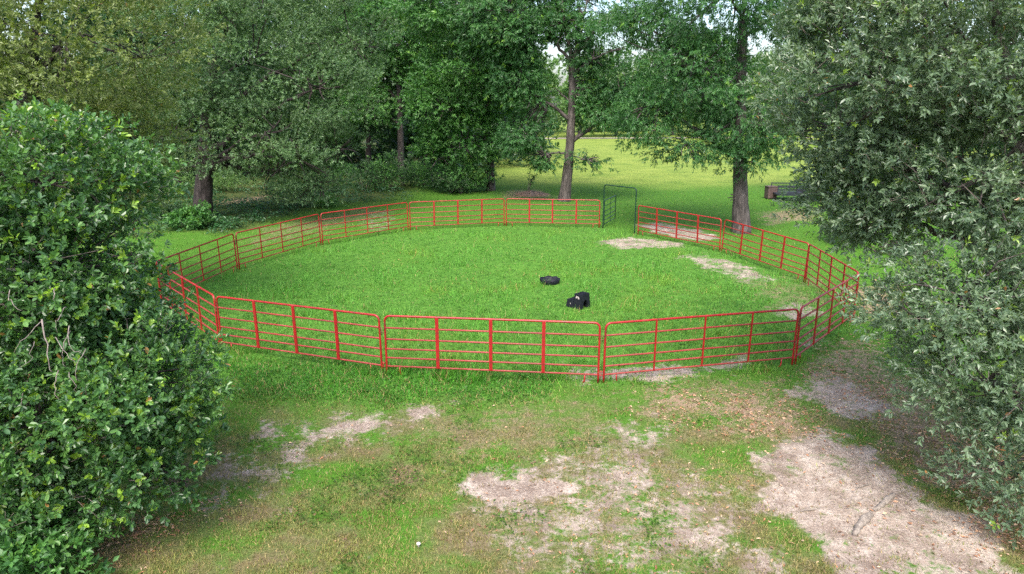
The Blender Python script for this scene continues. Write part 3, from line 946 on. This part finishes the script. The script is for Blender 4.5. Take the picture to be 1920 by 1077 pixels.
# ------------------------------------------------------------------ shrubs and undergrowth
def shrub(name, label, px, py, r, h, pal, seed, group=None, n=60, leaf=0.12, w=0.055):
    bx, by = ground_at(px, py)
    base = np.array([bx, by, float(height(bx, by))])
    root = thing(name, label, 'shrub', tuple(base), 0, group)
    lo = [(base + np.array([rng.normal() * r * 0.25, rng.normal() * r * 0.25, h * f]), np.array([r * q, r * q, h * 0.42]), 1.0) for f, q in ((0.4, 1.0), (0.7, 0.75))]
    D = make_crown(lo, n_clump=n, n_sprig=8, n_leaf=7, clump_r=0.28 * r + 0.1, sprig_len=0.25, leaf_l=leaf, leaf_w=w, palette=pal, seed=seed, rough=0.35, young=0.03, zmin=0.03)
    link('foliage', leaf_mesh('foliage', D, base, LEAF4, M_LEAF), root, kind='stuff')
    b = Bag()
    for k in range(5):
        tp = np.array([rng.normal() * r * 0.4, rng.normal() * r * 0.4, h * rng.uniform(0.5, 0.8)])
        b.tube(bezier(np.array([rng.normal() * 0.05, rng.normal() * 0.05, -0.08]), tp * np.array([0.3, 0.3, 0.6]), tp, 5), np.linspace(0.025, 0.008, 5), 5)
    link('stem', b.mesh('stem', M_TWIG, True), root)
    return root


shrub('shrub', 'dark green bush under the spreading oak next to the mown strip', 575, 388, 1.5, 2.0, PAL_OAK, 101, n=120)
shrub('shrub', 'grey-leaved bush beside the mouth of the dark thicket', 617, 362, 1.0, 1.3, PAL_OAK, 102)
shrub('shrub', 'small yellow-green bush in front of the dark bush under the oak', 612, 389, 0.5, 0.6, PAL_GUM, 103, n=30)
shrub('shrub', 'bright green sprawling bush at the foot of the stout dark trunk', 357, 428, 0.85, 1.0, PAL_GUM, 104, n=70, leaf=0.14, w=0.09)
shrub('shrub', 'low leafy bush between the stout dark trunk and the glossy low tree', 318, 418, 0.8, 0.8, PAL_WOOD, 105, n=60, leaf=0.12, w=0.07)
shrub('shrub', 'sunlit weedy bush behind the stout dark trunk', 425, 358, 1.6, 1.3, PAL_FAR, 106, n=80)
shrub('shrub', 'olive weedy bush past the stout dark trunk, next to the olive-green oak', 322, 372, 1.4, 1.5, PAL_FAR, 107, n=80)
for i in range(9):
    shrub('woodland_shrub', 'low tangled bush along the edge of the woods', 655 + i * 27 + rng.normal() * 5, 352 + 6 * math.sin(i) + i * 0.6, 1.5, rng.uniform(1.3, 2.4), PAL_WOOD if i % 2 else PAL_GUM, 110 + i, 'bushes along the woods edge', n=60)
shrub('shrub', 'dark bush under the low boughs of the bright leafy tree', 845, 362, 1.7, 1.2, PAL_WOOD, 130, n=90)
shrub('shrub', 'young saplings clump at the foot of the glossy low tree', 95, 1095, 0.7, 0.9, PAL_GUM, 131, n=80, leaf=0.09, w=0.05)
shrub('shrub', 'dark evergreen bush under the live oak beside the brush pile', 1588, 452, 1.0, 1.5, PAL_OAK, 132, n=90)

# bare dead twigs hanging in the near tree
for k, (p0, p1, p2, r_) in enumerate((((66, 608), (85, 660), (98, 698), 0.013), ((92, 642), (118, 660), (146, 690), 0.007), ((120, 630), (112, 660), (125, 690), 0.006), ((112, 585), (104, 600), (108, 625), 0.006),
                                      ((118, 620), (130, 655), (152, 662), 0.007), ((65, 612), (40, 640), (30, 665), 0.006), ((98, 705), (100, 730), (112, 752), 0.008), ((150, 664), (140, 690), (152, 715), 0.006),
                                      ((52, 650), (52, 675), (38, 695), 0.005), ((5, 552), (20, 572), (40, 582), 0.007), ((118, 708), (135, 725), (146, 742), 0.006), ((92, 550), (100, 555), (103, 565), 0.008))):
    P3 = [at_depth(p[0], p[1], 7.45) for p in (p0, p1, p2)]
    b = Bag()
    q = bezier(P3[0] + np.array([0, 0.12, 0.02]), P3[1] * 2 - (P3[0] + P3[2]) / 2, P3[2], 8)
    q[1:-1] += rng.normal(size=(6, 3)) * 0.012
    b.tube(q - A_BASE, np.linspace(r_ * 0.8, r_ * 0.3, 8), 6)
    link('dead_twig', b.mesh('dead_twig', M_DEAD, True), near_tree)

# ------------------------------------------------------------------ corral panels
RAIL_Z = (0.20, 0.40, 0.61, 0.85, 1.12)
TOP_Z, TUBE = 1.40, 0.025


def rail_unit():
    b = Bag()
    b.tube([(0, 0, 0), (1, 0, 0)], 0.021, 8)
    return b.mesh('rail', M_RED_FADED, True)


def stile_mesh(w):
    b = Bag()
    b.box((0, 0, 0), (w, 0.012, 1.20))
    b.box((-w / 2 + 0.004, 0.012, 0), (0.006, 0.02, 1.196))
    b.box((w / 2 - 0.004, 0.012, 0), (0.006, 0.02, 1.196))
    return b.mesh('stile', M_RED)


def foot_mesh():
    b = Bag()
    b.tube([(0, 0, 0), (0, 0, -0.10), (0.012, 0, -0.16), (0.05, 0, -0.20)], (0.016, 0.016, 0.016, 0.012), 8)
    return b.mesh('foot', M_RED, True)


ME_RAIL, ME_STILE, ME_STILE_THIN, ME_FOOT = rail_unit(), stile_mesh(0.075), stile_mesh(0.034), foot_mesh()


def arch_points(x0, x1, z0, zt, rad, n=6):
    pts = [(x0, 0, z0), (x0, 0, z0 + 0.3), (x0, 0, zt - rad - 0.15)]
    for k in range(n + 1):
        a = math.pi - k / n * math.pi / 2
        pts.append((x0 + rad + rad * math.cos(a), 0, zt - rad + rad * math.sin(a)))
    for k in range(n + 1):
        a = math.pi / 2 - k / n * math.pi / 2
        pts.append((x1 - rad + rad * math.cos(a), 0, zt - rad + rad * math.sin(a)))
    pts += [(x1, 0, zt - rad - 0.15), (x1, 0, z0 + 0.3), (x1, 0, z0)]
    return np.array(pts)


ORD = ['first', 'second', 'third', 'fourth', 'fifth', 'sixth']
SEQ = [((5, 6), ORD[0] + ' clockwise from'), ((4, 5), ORD[1] + ' clockwise from'), ((3, 4), ORD[2] + ' clockwise from'), ((2, 3), ORD[3] + ' clockwise from'), ((1, 2), ORD[4] + ' clockwise from'), ((0, 1), ORD[5] + ' clockwise from'),
       ((13, 0), 'straight across the pen from'), ((7, 8), ORD[0] + ' counterclockwise from'), ((8, 9), ORD[1] + ' counterclockwise from'), ((9, 10), ORD[2] + ' counterclockwise from'), ((10, 11), ORD[3] + ' counterclockwise from'),
       ((11, 12), ORD[4] + ' counterclockwise from'), ((12, 13), ORD[5] + ' counterclockwise from')]
THIN = {(1, 2), (9, 10), (10, 11), (11, 12)}
for (i, j), where in SEQ:
    a, b_ = JOINT[i], JOINT[j]
    if a[0] > b_[0]:
        a, b_ = b_, a
    d = b_ - a
    Ln = float(np.hypot(*d))
    rz = math.atan2(d[1], d[0])
    za, zb = float(height(*a)), float(height(*b_))
    root = thing('corral_panel', 'red tube corral panel with six rails, ' + where + ' the green gate', 'panel', (a[0], a[1], za), rz, 'red panels of the round pen')
    root.rotation_euler = (rng.normal() * 0.014, -math.atan2(zb - za, Ln), rz)
    x0, x1 = 0.062, Ln - 0.062
    fb = Bag()
    fb.tube(arch_points(x0, x1, -0.06, TOP_Z, 0.12), TUBE, 10)
    link('frame', fb.mesh('frame', M_RED, True), root)
    for z in RAIL_Z:
        link('rail', ME_RAIL, root, (x0, 0, z + rng.normal() * 0.004), (0, rng.normal() * 0.0012, 0), (x1 - x0, 1, 1))
    thin = (i, j) in THIN
    face = -0.029
    for k in (1, 2, 3):
        xx = x0 + (x1 - x0) * k / 4 + rng.normal() * 0.01
        link('stile', ME_STILE_THIN if thin else ME_STILE, root, (xx, face, 0.80), (0, rng.normal() * 0.004, 0))
    link('foot', ME_FOOT, root, (x0 + 0.30, 0, 0.186), (0, 0, 0))
    link('foot', ME_FOOT, root, (x1 - 0.30, 0, 0.186), (0, 0, math.pi))
    for z, chain in ((1.05, True), (0.22, False)):                # pin loops that couple it to its neighbour
        cb = Bag()
        cb.tube([(x1 + 0.0, -0.01, z + 0.05), (x1 + 0.10, -0.012, z + 0.05)], 0.008, 6)
        cb.tube([(x1 + 0.0, -0.01, z - 0.03), (x1 + 0.10, -0.012, z - 0.03)], 0.008, 6)
        cb.tube([(x1 + 0.055, -0.012, z + 0.09), (x1 + 0.055, -0.012, z - 0.10)], 0.007, 6)
        link('connector', cb.mesh('connector', M_CHAIN if chain else M_RED, True), root)

# bow gate
ga, gb = JOINT[7] + np.array([0.07, -0.08]), JOINT[6] - np.array([0.07, -0.08])
d = gb - ga
GL, grz = float(np.hypot(*d)), math.atan2(d[1], d[0])
gate = thing('bow_gate', 'dark green bow gate with tall arch and its leaf swung open', 'gate', (ga[0], ga[1], float(height(*ga))), grz)
fb = Bag()
fb.tube(arch_points(0.06, GL - 0.06, -0.08, 2.2, 0.16), 0.026, 10)
link('arch_frame', fb.mesh('arch_frame', M_GREEN_PAINT, True), gate)
tip = np.array([5.42, 35.95])
lv = tip - ga
LL, lrz = float(np.hypot(*lv)), math.atan2(lv[1], lv[0]) - grz
leaf = link('gate_leaf', None, gate, (0.06, 0.06, 0), (0, 0, lrz))
fb = Bag()
fb.tube(arch_points(0.05, LL, 0.16, TOP_Z, 0.06), 0.021, 10)
link('leaf_frame', fb.mesh('leaf_frame', M_GREEN_PAINT, True), leaf)
ub = Bag()
ub.tube([(0, 0, 0), (1, 0, 0)], 0.017, 8)
ME_GR = ub.mesh('gate_rail', M_GREEN_PAINT, True)
for z in RAIL_Z:
    link('gate_rail', ME_GR, leaf, (0.05, 0, z), (0, 0, 0), (LL - 0.05, 1, 1))
ub = Bag()
ub.box((LL / 2, -0.024, 0.79), (0.06, 0.012, 1.2))
link('gate_stile', ub.mesh('gate_stile', M_GREEN_PAINT), leaf)

# ------------------------------------------------------------------ feed tub and mounting block
bx, by = ground_at(1032, 535)
by += 0.34
tub = thing('feed_tub', 'round black rubber feed tub with a lumpy rim lying in the pen grass', 'tub', (bx, by, float(height(bx, by))))
prof = [(0.31, -0.02), (0.33, 0.02), (0.342, 0.08), (0.352, 0.13), (0.335, 0.15), (0.305, 0.13), (0.29, 0.08), (0.27, 0.025), (0.0, 0.02)]
n = 40
vs, fs = [], []
for q, (r_, z_) in enumerate(prof):
    for k in range(n):
        a = k / n * 2 * math.pi
        lump = 1 + (0.03 * math.sin(9 * a + 1) + 0.025 * math.sin(5 * a)) * (1 if 1 < q < 7 else 0.2)
        vs.append((r_ * lump * math.cos(a), r_ * lump * math.sin(a), z_ + (0.016 * math.sin(7 * a + 2) if 2 < q < 6 else 0)))
for q in range(len(prof) - 1):
    for k in range(n):
        fs.append((q * n + k, q * n + (k + 1) % n, (q + 1) * n + (k + 1) % n, (q + 1) * n + k))
b = Bag()
b.add(vs, fs)
link('tub_wall', b.mesh('tub_wall', M_BLACK, True), tub)
b = Bag()
a = np.linspace(0, 2 * math.pi, 41)
b.tube(np.c_[0.338 * np.cos(a) * (1 + 0.03 * np.sin(9 * a + 1)), 0.338 * np.sin(a) * (1 + 0.03 * np.sin(9 * a + 1)), 0.15 + 0.016 * np.sin(7 * a + 2)], 0.02, 8, caps=False)
link('rim', b.mesh('rim', M_BLACK, True), tub)

cx, cy = ground_at(1089, 583)
blk = thing('mounting_block', 'black plastic two-step mounting block with scuffed pale marks', 'block', (cx, cy, float(height(cx, cy))), math.radians(180 - 46))


def step_shell(x0, x1, wid, h, taper=0.025, arch=True):
    """hollow plastic step: four tapering walls, ribbed top, arched cut in the end wall; x from x0 to x1, y 0..-wid"""
    b = Bag()
    t = taper
    lo = np.array([(x0, 0, 0), (x1, 0, 0), (x1, -wid, 0), (x0, -wid, 0)], float)
    hi = np.array([(x0 + t, -t, h), (x1 - t, -t, h), (x1 - t, -wid + t, h), (x0 + t, -wid + t, h)], float)
    b.add(np.r_[lo, hi], [(0, 1, 5, 4), (1, 2, 6, 5), (2, 3, 7, 6), (4, 5, 6, 7)])
    # end wall at x0 with an arch opening
    w = wid
    nA = 8
    out = [(x0, 0, 0), (x0 + t, -t, h), (x0 + t, -w + t, h), (x0, -w, 0)]
    arcs = [(x0 + t * 0.5 * math.sin(math.pi * k / nA), -w / 2 + w * 0.26 * math.cos(math.pi * k / nA), 0.62 * h * math.sin(math.pi * k / nA)) for k in range(nA + 1)]
    V = out + arcs
    Fs = [(0, 4, 5), (0, 5, 6), (0, 6, 7, 1), (1, 7, 8), (1, 8, 2), (2, 8, 9), (2, 9, 10, 3), (3, 10, 11), (3, 11, 12)]
    b.add(V, Fs)
    inner = [(x + 0.12, y, z) for x, y, z in arcs]
    b.add(arcs + inner, [(k, k + 1, nA + 2 + k, nA + 1 + k) for k in range(nA)])
    return b


# local x runs along the side towards the low step; the tall step's end wall is at x = 0
tall = step_shell(0.0, 0.31, 0.44, 0.46)
link('upper_step', tall.mesh('upper_step', M_BLACK), blk)
b = Bag()
for k in range(6):
    b.box((0.155, -0.22 + (k - 2.5) * 0.06, 0.464), (0.22, 0.02, 0.012))
link('tread', b.mesh('tread', M_BLACK), blk)
low = step_shell(0.305, 0.60, 0.44, 0.24)
link('lower_step', low.mesh('lower_step', M_BLACK), blk)
b = Bag()
for k in range(6):
    b.box((0.46, -0.22 + (k - 2.5) * 0.06, 0.244), (0.2, 0.02, 0.012))
link('tread', b.mesh('tread', M_BLACK), blk)
b = Bag()
for x_, z_, w_, h_ in ((0.20, 0.37, 0.035, 0.055), (0.215, 0.345, 0.02, 0.05), (0.13, 0.36, 0.03, 0.06), (0.105, 0.34, 0.025, 0.05), (0.16, 0.385, 0.025, 0.02), (0.43, 0.12, 0.02, 0.035)):
    yy = -0.025 * z_ / (0.46 if x_ < 0.3 else 0.24) + 0.002
    b.box((x_, yy, z_), (w_, 0.006, h_))
link('scuff_mark', b.mesh('scuff_mark', M_SCUFF), blk)

# ------------------------------------------------------------------ things at the edges
# brown box and black trailer beyond the fence
bx, by = ground_at(1444, 373)
cr = thing('metal_box', 'small brown metal box standing beside the black trailer', 'box', (bx, by, float(height(bx, by))), 0.1)
b = Bag()
b.box((0, 0, 0.45), (0.62, 0.55, 0.74))
link('body', b.mesh('body', M_BROWN), cr)
b = Bag()
b.box((0, 0, 0.84), (0.67, 0.60, 0.035))
link('lid', b.mesh('lid', M_BROWN), cr)
for sx in (-1, 1):
    for sy in (-1, 1):
        b = Bag()
        b.box((sx * 0.27, sy * 0.23, 0.03), (0.05, 0.05, 0.2))
        link('leg', b.mesh('leg', M_BROWN), cr)

bx, by = ground_at(1456, 377)
tr = thing('utility_trailer', 'black steel utility trailer half hidden by the live oak', 'trailer', (bx, by + 0.6, float(height(bx, by))), -0.12)
b = Bag()
b.box((1.8, 0, 0.42), (3.6, 1.7, 0.10))
link('deck', b.mesh('deck', M_TRAILER), tr)
for sy in (-0.86, 0.86):
    for z in (0.55, 0.75, 1.0):
        b = Bag()
        b.box((1.8, sy, z), (3.6, 0.05, 0.10 if z < 0.9 else 0.06))
        link('side_rail', b.mesh('side_rail', M_TRAILER), tr)
    for x_ in (0.03, 1.2, 2.4, 3.57):
        b = Bag()
        b.box((x_, sy * 1.04, 0.74), (0.06, 0.05, 0.62))
        link('side_post', b.mesh('side_post', M_TRAILER), tr)
    b = Bag()
    a = np.linspace(0, 2 * math.pi, 25)[:-1]
    for rr, w_ in ((0.33, 0.2), (0.2, 0.22)):
        b.tube([(2.0, sy * 1.16 - w_ / 2, 0.33), (2.0, sy * 1.16 + w_ / 2, 0.33)], rr, 24)
    link('wheel', b.mesh('wheel', M_BLACK, False), tr)

# brush pile
bx, by = ground_at(1692, 476)
base = np.array([bx, by, float(height(bx, by))])
bp = thing('brush_pile', 'heap of dark dry twigs and branches under the live oak boughs', 'brush pile', tuple(base))
b = Bag()
for k in range(220):
    a = rng.uniform(0, 6.28)
    rr = rng.random() ** 0.6
    c = np.array([rr * 1.15 * math.cos(a), rr * 0.8 * math.sin(a), 0.62 * (1 - rr ** 1.6) * rng.random() + 0.05])
    u = nrm(rng.normal(size=3) * np.array([1, 1, 0.35]))
    L_ = rng.uniform(0.25, 0.8)
    b.tube(bezier(c - u * L_ / 2, c + rng.normal(size=3) * 0.05 * np.array([1, 1, 0.4]), c + u * L_ / 2, 4), np.linspace(0.016, 0.006, 4) * rng.uniform(0.6, 1.6), 4)
V = np.concatenate(b.v)
V[:, 2] = np.maximum(V[:, 2], -0.02)
b.v = [V]
o = link('sticks', b.mesh('sticks', M_BARK_DARK), bp, kind='stuff')

# dirt mound with young canes
bx, by = ground_at(995, 366)
base = np.array([bx, by, float(height(bx, by))])
md = thing('soil_mound', 'low mound of bare brown soil in the meadow next to the forked pecan', 'mound', tuple(base))
n1, n2 = 40, 14
vs = [(0, 0, 0.36)]
fs = []
for q in range(1, n2 + 1):
    for k in range(n1):
        a = k / n1 * 2 * math.pi
        rr = q / n2 * (1 + 0.2 * math.sin(3 * a + 1) + 0.1 * math.sin(7 * a))
        z_ = 0.36 * (1 - (q / n2) ** 1.5) + 0.05 * float(vnoise(np.array([rr * 6 * math.cos(a) + 9]), np.array([rr * 6 * math.sin(a)]), None, 3)[0]) - (0.12 if q == n2 else 0)
        vs.append((rr * 1.1 * math.cos(a), rr * 0.8 * math.sin(a), z_ * 0.75))
for k in range(n1):
    fs.append((0, 1 + k, 1 + (k + 1) % n1))
for q in range(1, n2):
    for k in range(n1):
        fs.append((1 + (q - 1) * n1 + k, 1 + q * n1 + k, 1 + q * n1 + (k + 1) % n1, 1 + (q - 1) * n1 + (k + 1) % n1))
b = Bag()
b.add(vs, fs)
link('heap', b.mesh('heap', M_SOIL, True), md)
cn = thing('young_cane', 'few thin green canes growing out of the soil mound', 'plant', (bx - 0.2, by, base[2] + 0.3))
for k in range(5):
    t_ = np.array([rng.uniform(-0.1, 0.75), rng.uniform(-0.3, 0.3), rng.uniform(0.9, 1.4)])
    b = Bag()
    b.tube(bezier(np.array([rng.normal() * 0.12, 0, -0.15]), t_ * np.array([0.3, 0.3, 0.5]), t_, 6), np.linspace(0.022, 0.008, 6), 6)
    s_ = link('cane', b.mesh('cane', M_TWIG, True), cn)
    q = 26
    P = t_ * rng.uniform(0.55, 1.05, (q, 1)) + rng.normal(size=(q, 3)) * 0.07
    dd_ = nrm(rng.normal(size=(q, 3)) + np.array([0, 0, -0.2]))
    V, Fa, _, _ = leaves_arrays(P, dd_, rand_dirs(q), rng.uniform(0.12, 0.22, q), rng.uniform(0.04, 0.07, q), LEAF4)
    link('cane_leaves', raw_mesh('cane_leaves', V, Fa, M_LEAF, np.repeat(np.array([[0.05, 0.14, 0.03]]) * rng.uniform(0.7, 1.4, (q, 1)), 2, 0)), s_, kind='stuff')


# weathered roots and sticks on the sand
def stick(name, label, p, r0, r1, cat, wob=0.25, lift=0.02):
    P = np.array([np.r_[ground_at(*q), 0] for q in p])
    P[:, 2] = height(P[:, 0], P[:, 1]) + lift
    base = P.mean(0)
    t = np.linspace(0, len(P) - 1, 4 * len(P))
    Q = np.stack([np.interp(t, np.arange(len(P)), P[:, k]) for k in range(3)], 1)
    Q[:, :2] += rng.normal(size=(len(Q), 2)) * 0.008
    rr = np.interp(t, [0, len(P) / 2, len(P) - 1], [r0 * 0.6, r0, r1])
    b = Bag()
    b.tube(Q - base, rr, 9, wob=wob)
    tag(link(name, b.mesh(name, M_LOG, True), loc=tuple(base)), label, cat)


stick('surface_root', 'thicker grey root lying bare on the sand', [(1602, 1005), (1612, 988), (1622, 975), (1633, 965)], 0.065, 0.04, 'root')
stick('surface_root', 'slimmer grey root on the sand, end to end with the thicker one', [(1640, 960), (1652, 950), (1664, 940), (1677, 931)], 0.05, 0.03, 'root')
stick('fallen_stick', 'short thin stick lying alone on the open sand', [(1497, 963), (1510, 959), (1526, 957)], 0.016, 0.010, 'stick')
stick('fallen_stick', 'small dark stick on the sand between root and fence', [(1607, 917), (1618, 914), (1630, 911)], 0.013, 0.008, 'stick')
bx, by = ground_at(785, 1026)
ms = thing('mushroom', 'tiny white mushroom alone in the yellowish front lawn', 'mushroom', (bx, by, float(height(bx, by))))
b = Bag()
b.tube([(0, 0, -0.01), (0, 0, 0.06)], 0.008, 8)
link('stalk', b.mesh('stalk', M_SCUFF, True), ms)
b = Bag()
b.tube([(0, 0, 0.05), (0, 0, 0.055), (0, 0, 0.07), (0, 0, 0.08)], (0.025, 0.034, 0.026, 0.006), 12)
link('cap', b.mesh('cap', M_SCUFF, True), ms)


# ------------------------------------------------------------------ grass, litter
def scatter(n, x0=-260, x1=2180, y0=262, y1=1260):
    px, py = rng.uniform(x0, x1, n), rng.uniform(y0, y1, n)
    gx_, gy_ = ground_at(px, py)
    return np.stack([gx_, gy_], 1)


P = scatter(1380000)
dist = np.hypot(P[:, 0], P[:, 1])
z = zones(P)
clump = fbm(P[:, 0] * 1.1, P[:, 1] * 1.1, 4, 51)
fineN = fbm(P[:, 0] * 3.6, P[:, 1] * 3.6, 4, 57)
bald = sstep(0.50, 0.66, fbm(P[:, 0] * 0.8, P[:, 1] * 0.8, 4, 61)) * z['front'] * (1 - z['lush'])
dens = 0.62 + 0.35 * z['pen'] + 0.3 * z['lush']
dens = dens * (1 - 0.55 * bald) * (1 - 0.62 * z['thatch'] * (1 - z['pen'] * 0.4)) * (1 - 0.75 * z['litter'])
dens = dens * (1 - 0.97 * sstep(0.22, 0.95, z['sand'] + (fineN - 0.5) * 1.5)) * (1 - 0.75 * z['woods'])
dens = dens * (0.45 + 1.1 * sstep(0.32, 0.62, fineN)) * (1 - 0.6 * z['meadow'])
keep = rng.random(len(P)) < dens * 0.55
P, dist, clump, fineN = P[keep], dist[keep], clump[keep], fineN[keep]
z = {k: v[keep] for k, v in z.items()}
n = len(P)
hgt = 0.05 + 0.045 * z['pen'] * (0.3 + 3.0 * sstep(0.5, 0.72, clump)) + 0.03 * z['lush']
edge = np.abs(signed(P, PEN)) < 0.28                                   # untrimmed grass along the fence line
hgt = hgt + 0.10 * edge * sstep(0.45, 0.7, clump) * (1 - z['sand'])
hgt = hgt * rng.uniform(0.55, 1.4, n) * (1 + 0.008 * dist)
wid = (0.0075 + 0.00038 * dist) * rng.uniform(0.7, 1.4, n) * (1 + 0.5 * z['lush'] * (dist < 18))
az = rng.uniform(0, 6.283, n)
lean = rng.uniform(0.15, 1.0, n)
dirv = np.stack([np.cos(az), np.sin(az)], 1)
side = np.stack([-np.sin(az + rng.normal(size=n) * 0.7), np.cos(az)], 1)
h0 = height(P[:, 0], P[:, 1])
v0 = np.c_[P - side * wid[:, None] / 2, h0 - 0.004]
v1 = np.c_[P + side * wid[:, None] / 2, h0 - 0.004]
v2 = np.c_[P + dirv * (hgt * lean)[:, None], h0 + hgt * np.sqrt(np.clip(1 - (lean * 0.75) ** 2, 0.2, 1))]
GV = np.stack([v0, v1, v2], 1).reshape(-1, 3)
c_front = np.array([0.185, 0.20, 0.055])
c_pen = np.array([0.078, 0.215, 0.028])
c_lush = np.array([0.05, 0.185, 0.016])
c_mead = np.array([0.16, 0.24, 0.04])
c_mid = np.array([0.075, 0.19, 0.018])
w = lambda k: z[k][:, None]
col = c_mid * (1 - w('front')) + c_front * w('front')
col = col * (1 - w('pen')) + c_pen * w('pen')
col = col * (1 - w('lush')) + c_lush * w('lush')
col = col * (1 - w('meadow')) + c_mead * w('meadow')
col = col * (0.55 + 0.85 * rng.random((n, 1))) * (0.25 + 1.5 * clump[:, None])
yel = rng.random(n) < (0.16 + 0.25 * z['thatch'] + 0.16 * z['front'] - 0.10 * z['pen'])
col[yel] = np.array([0.30, 0.24, 0.10]) * rng.uniform(0.6, 1.3, (yel.sum(), 1))
warm = sstep(0.5, 0.75, fbm(P[:, 0] * 0.45, P[:, 1] * 0.45, 3, 71))[:, None] * w('pen')
col = col * (1 - 0.6 * warm) + col * np.array([1.7, 1.08, 1.0]) * 0.6 * warm
tag(link('grass', raw_mesh('grass', GV, np.arange(3 * n).reshape(-1, 3), M_GRASS, col)), 'green grass over pen, lawn and meadow', 'grass', kind='stuff')

# creeping broad-leaved weeds among the grass
P = scatter(260000, y0=330)
z = zones(P)
cl = fbm(P[:, 0] * 0.9, P[:, 1] * 0.9, 4, 81)
keep = rng.random(len(P)) < (0.85 * z['lush'] + 0.55 * sstep(0.55, 0.68, cl) * (1 - z['meadow'])) * (1 - z['litter'] * 0.7) * (1 - z['sand'])
P = P[keep]
z = {k: v[keep] for k, v in z.items()}
n = len(P)
dist = np.hypot(P[:, 0], P[:, 1])
d = nrm(np.c_[rng.normal(size=(n, 2)), rng.uniform(-0.1, 0.6, n)])
nn = nrm(np.c_[rng.normal(size=(n, 2)) * 0.5, np.ones(n)])
L_ = rng.uniform(0.025, 0.05, n) * (1 + 0.03 * dist)
V, Fa, _, _ = leaves_arrays(np.c_[P, height(P[:, 0], P[:, 1]) + rng.uniform(0.01, 0.08, n) * (1 + z['pen'])], d, nn, L_, L_ * 0.6, LEAF4)
col = (np.array([0.045, 0.16, 0.016]) * (1 - z['front'][:, None] * 0.3) + np.array([0.02, 0.0, 0.0]) * z['front'][:, None]) * rng.uniform(0.6, 1.4, (n, 1))
tag(link('low_weeds', raw_mesh('low_weeds', V, Fa, M_GRASS, np.repeat(col, 2, 0))), 'low broad-leaved weeds creeping among the grass', 'weeds', kind='stuff')

# shaded undergrowth below the stout oak and along the woods
P = scatter(240000, x0=0, x1=1000, y0=325, y1=450)
z = zones(P)
cl = sstep(0.42, 0.7, fbm(P[:, 0] * 0.7, P[:, 1] * 0.7, 4, 85))
keep = rng.random(len(P)) < z['woods'] * cl * 0.5
P, cl = P[keep], cl[keep]
n = len(P)
hh = cl * rng.random(n) * 0.55
d = nrm(np.c_[rng.normal(size=(n, 2)), rng.uniform(-0.2, 0.8, n)])
nn = nrm(np.c_[rng.normal(size=(n, 2)) * 0.5, np.ones(n)])
L_ = rng.uniform(0.10, 0.22, n)
V, Fa, _, _ = leaves_arrays(np.c_[P, height(P[:, 0], P[:, 1]) + hh], d, nn, L_, L_ * 0.5, LEAF4)
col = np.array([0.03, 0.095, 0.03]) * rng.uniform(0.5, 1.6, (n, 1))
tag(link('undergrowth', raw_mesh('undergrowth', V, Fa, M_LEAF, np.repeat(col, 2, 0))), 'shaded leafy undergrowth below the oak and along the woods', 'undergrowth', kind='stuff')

# fallen leaves
P = scatter(300000, y0=340)
z = zones(P)
keep = rng.random(len(P)) < 0.6 * z['litter'] * (0.2 + 1.2 * sstep(0.4, 0.6, fbm(P[:, 0] * 1.5, P[:, 1] * 1.5, 3, 91))) + 0.03 * z['thatch'] + 0.012 * z['sand'] + 0.004 * z['front'] + 0.08 * z['woods']
P = P[keep]
n = len(P)
dist = np.hypot(P[:, 0], P[:, 1])
d = nrm(np.c_[rng.normal(size=(n, 2)), rng.normal(size=n) * 0.25])
nn = nrm(np.c_[rng.normal(size=(n, 2)) * 0.5, np.ones(n)])
L_ = rng.uniform(0.035, 0.075, n) * (1 + 0.012 * dist)
V, Fa, _, _ = leaves_arrays(np.c_[P, height(P[:, 0], P[:, 1]) + rng.uniform(0.006, 0.025, n)], d, nn, L_, L_ * 0.42, LEAF4)
pal = np.array([(0.34, 0.17, 0.09), (0.40, 0.24, 0.15), (0.25, 0.13, 0.075), (0.44, 0.31, 0.21), (0.17, 0.10, 0.065)])
col = pal[rng.integers(0, 5, n)] * rng.uniform(0.7, 1.2, (n, 1))
tag(link('fallen_leaves', raw_mesh('fallen_leaves', V, Fa, M_LITTER, np.repeat(col, 2, 0))), 'brown fallen leaves strewn under the live oak', 'fallen leaves', kind='stuff')
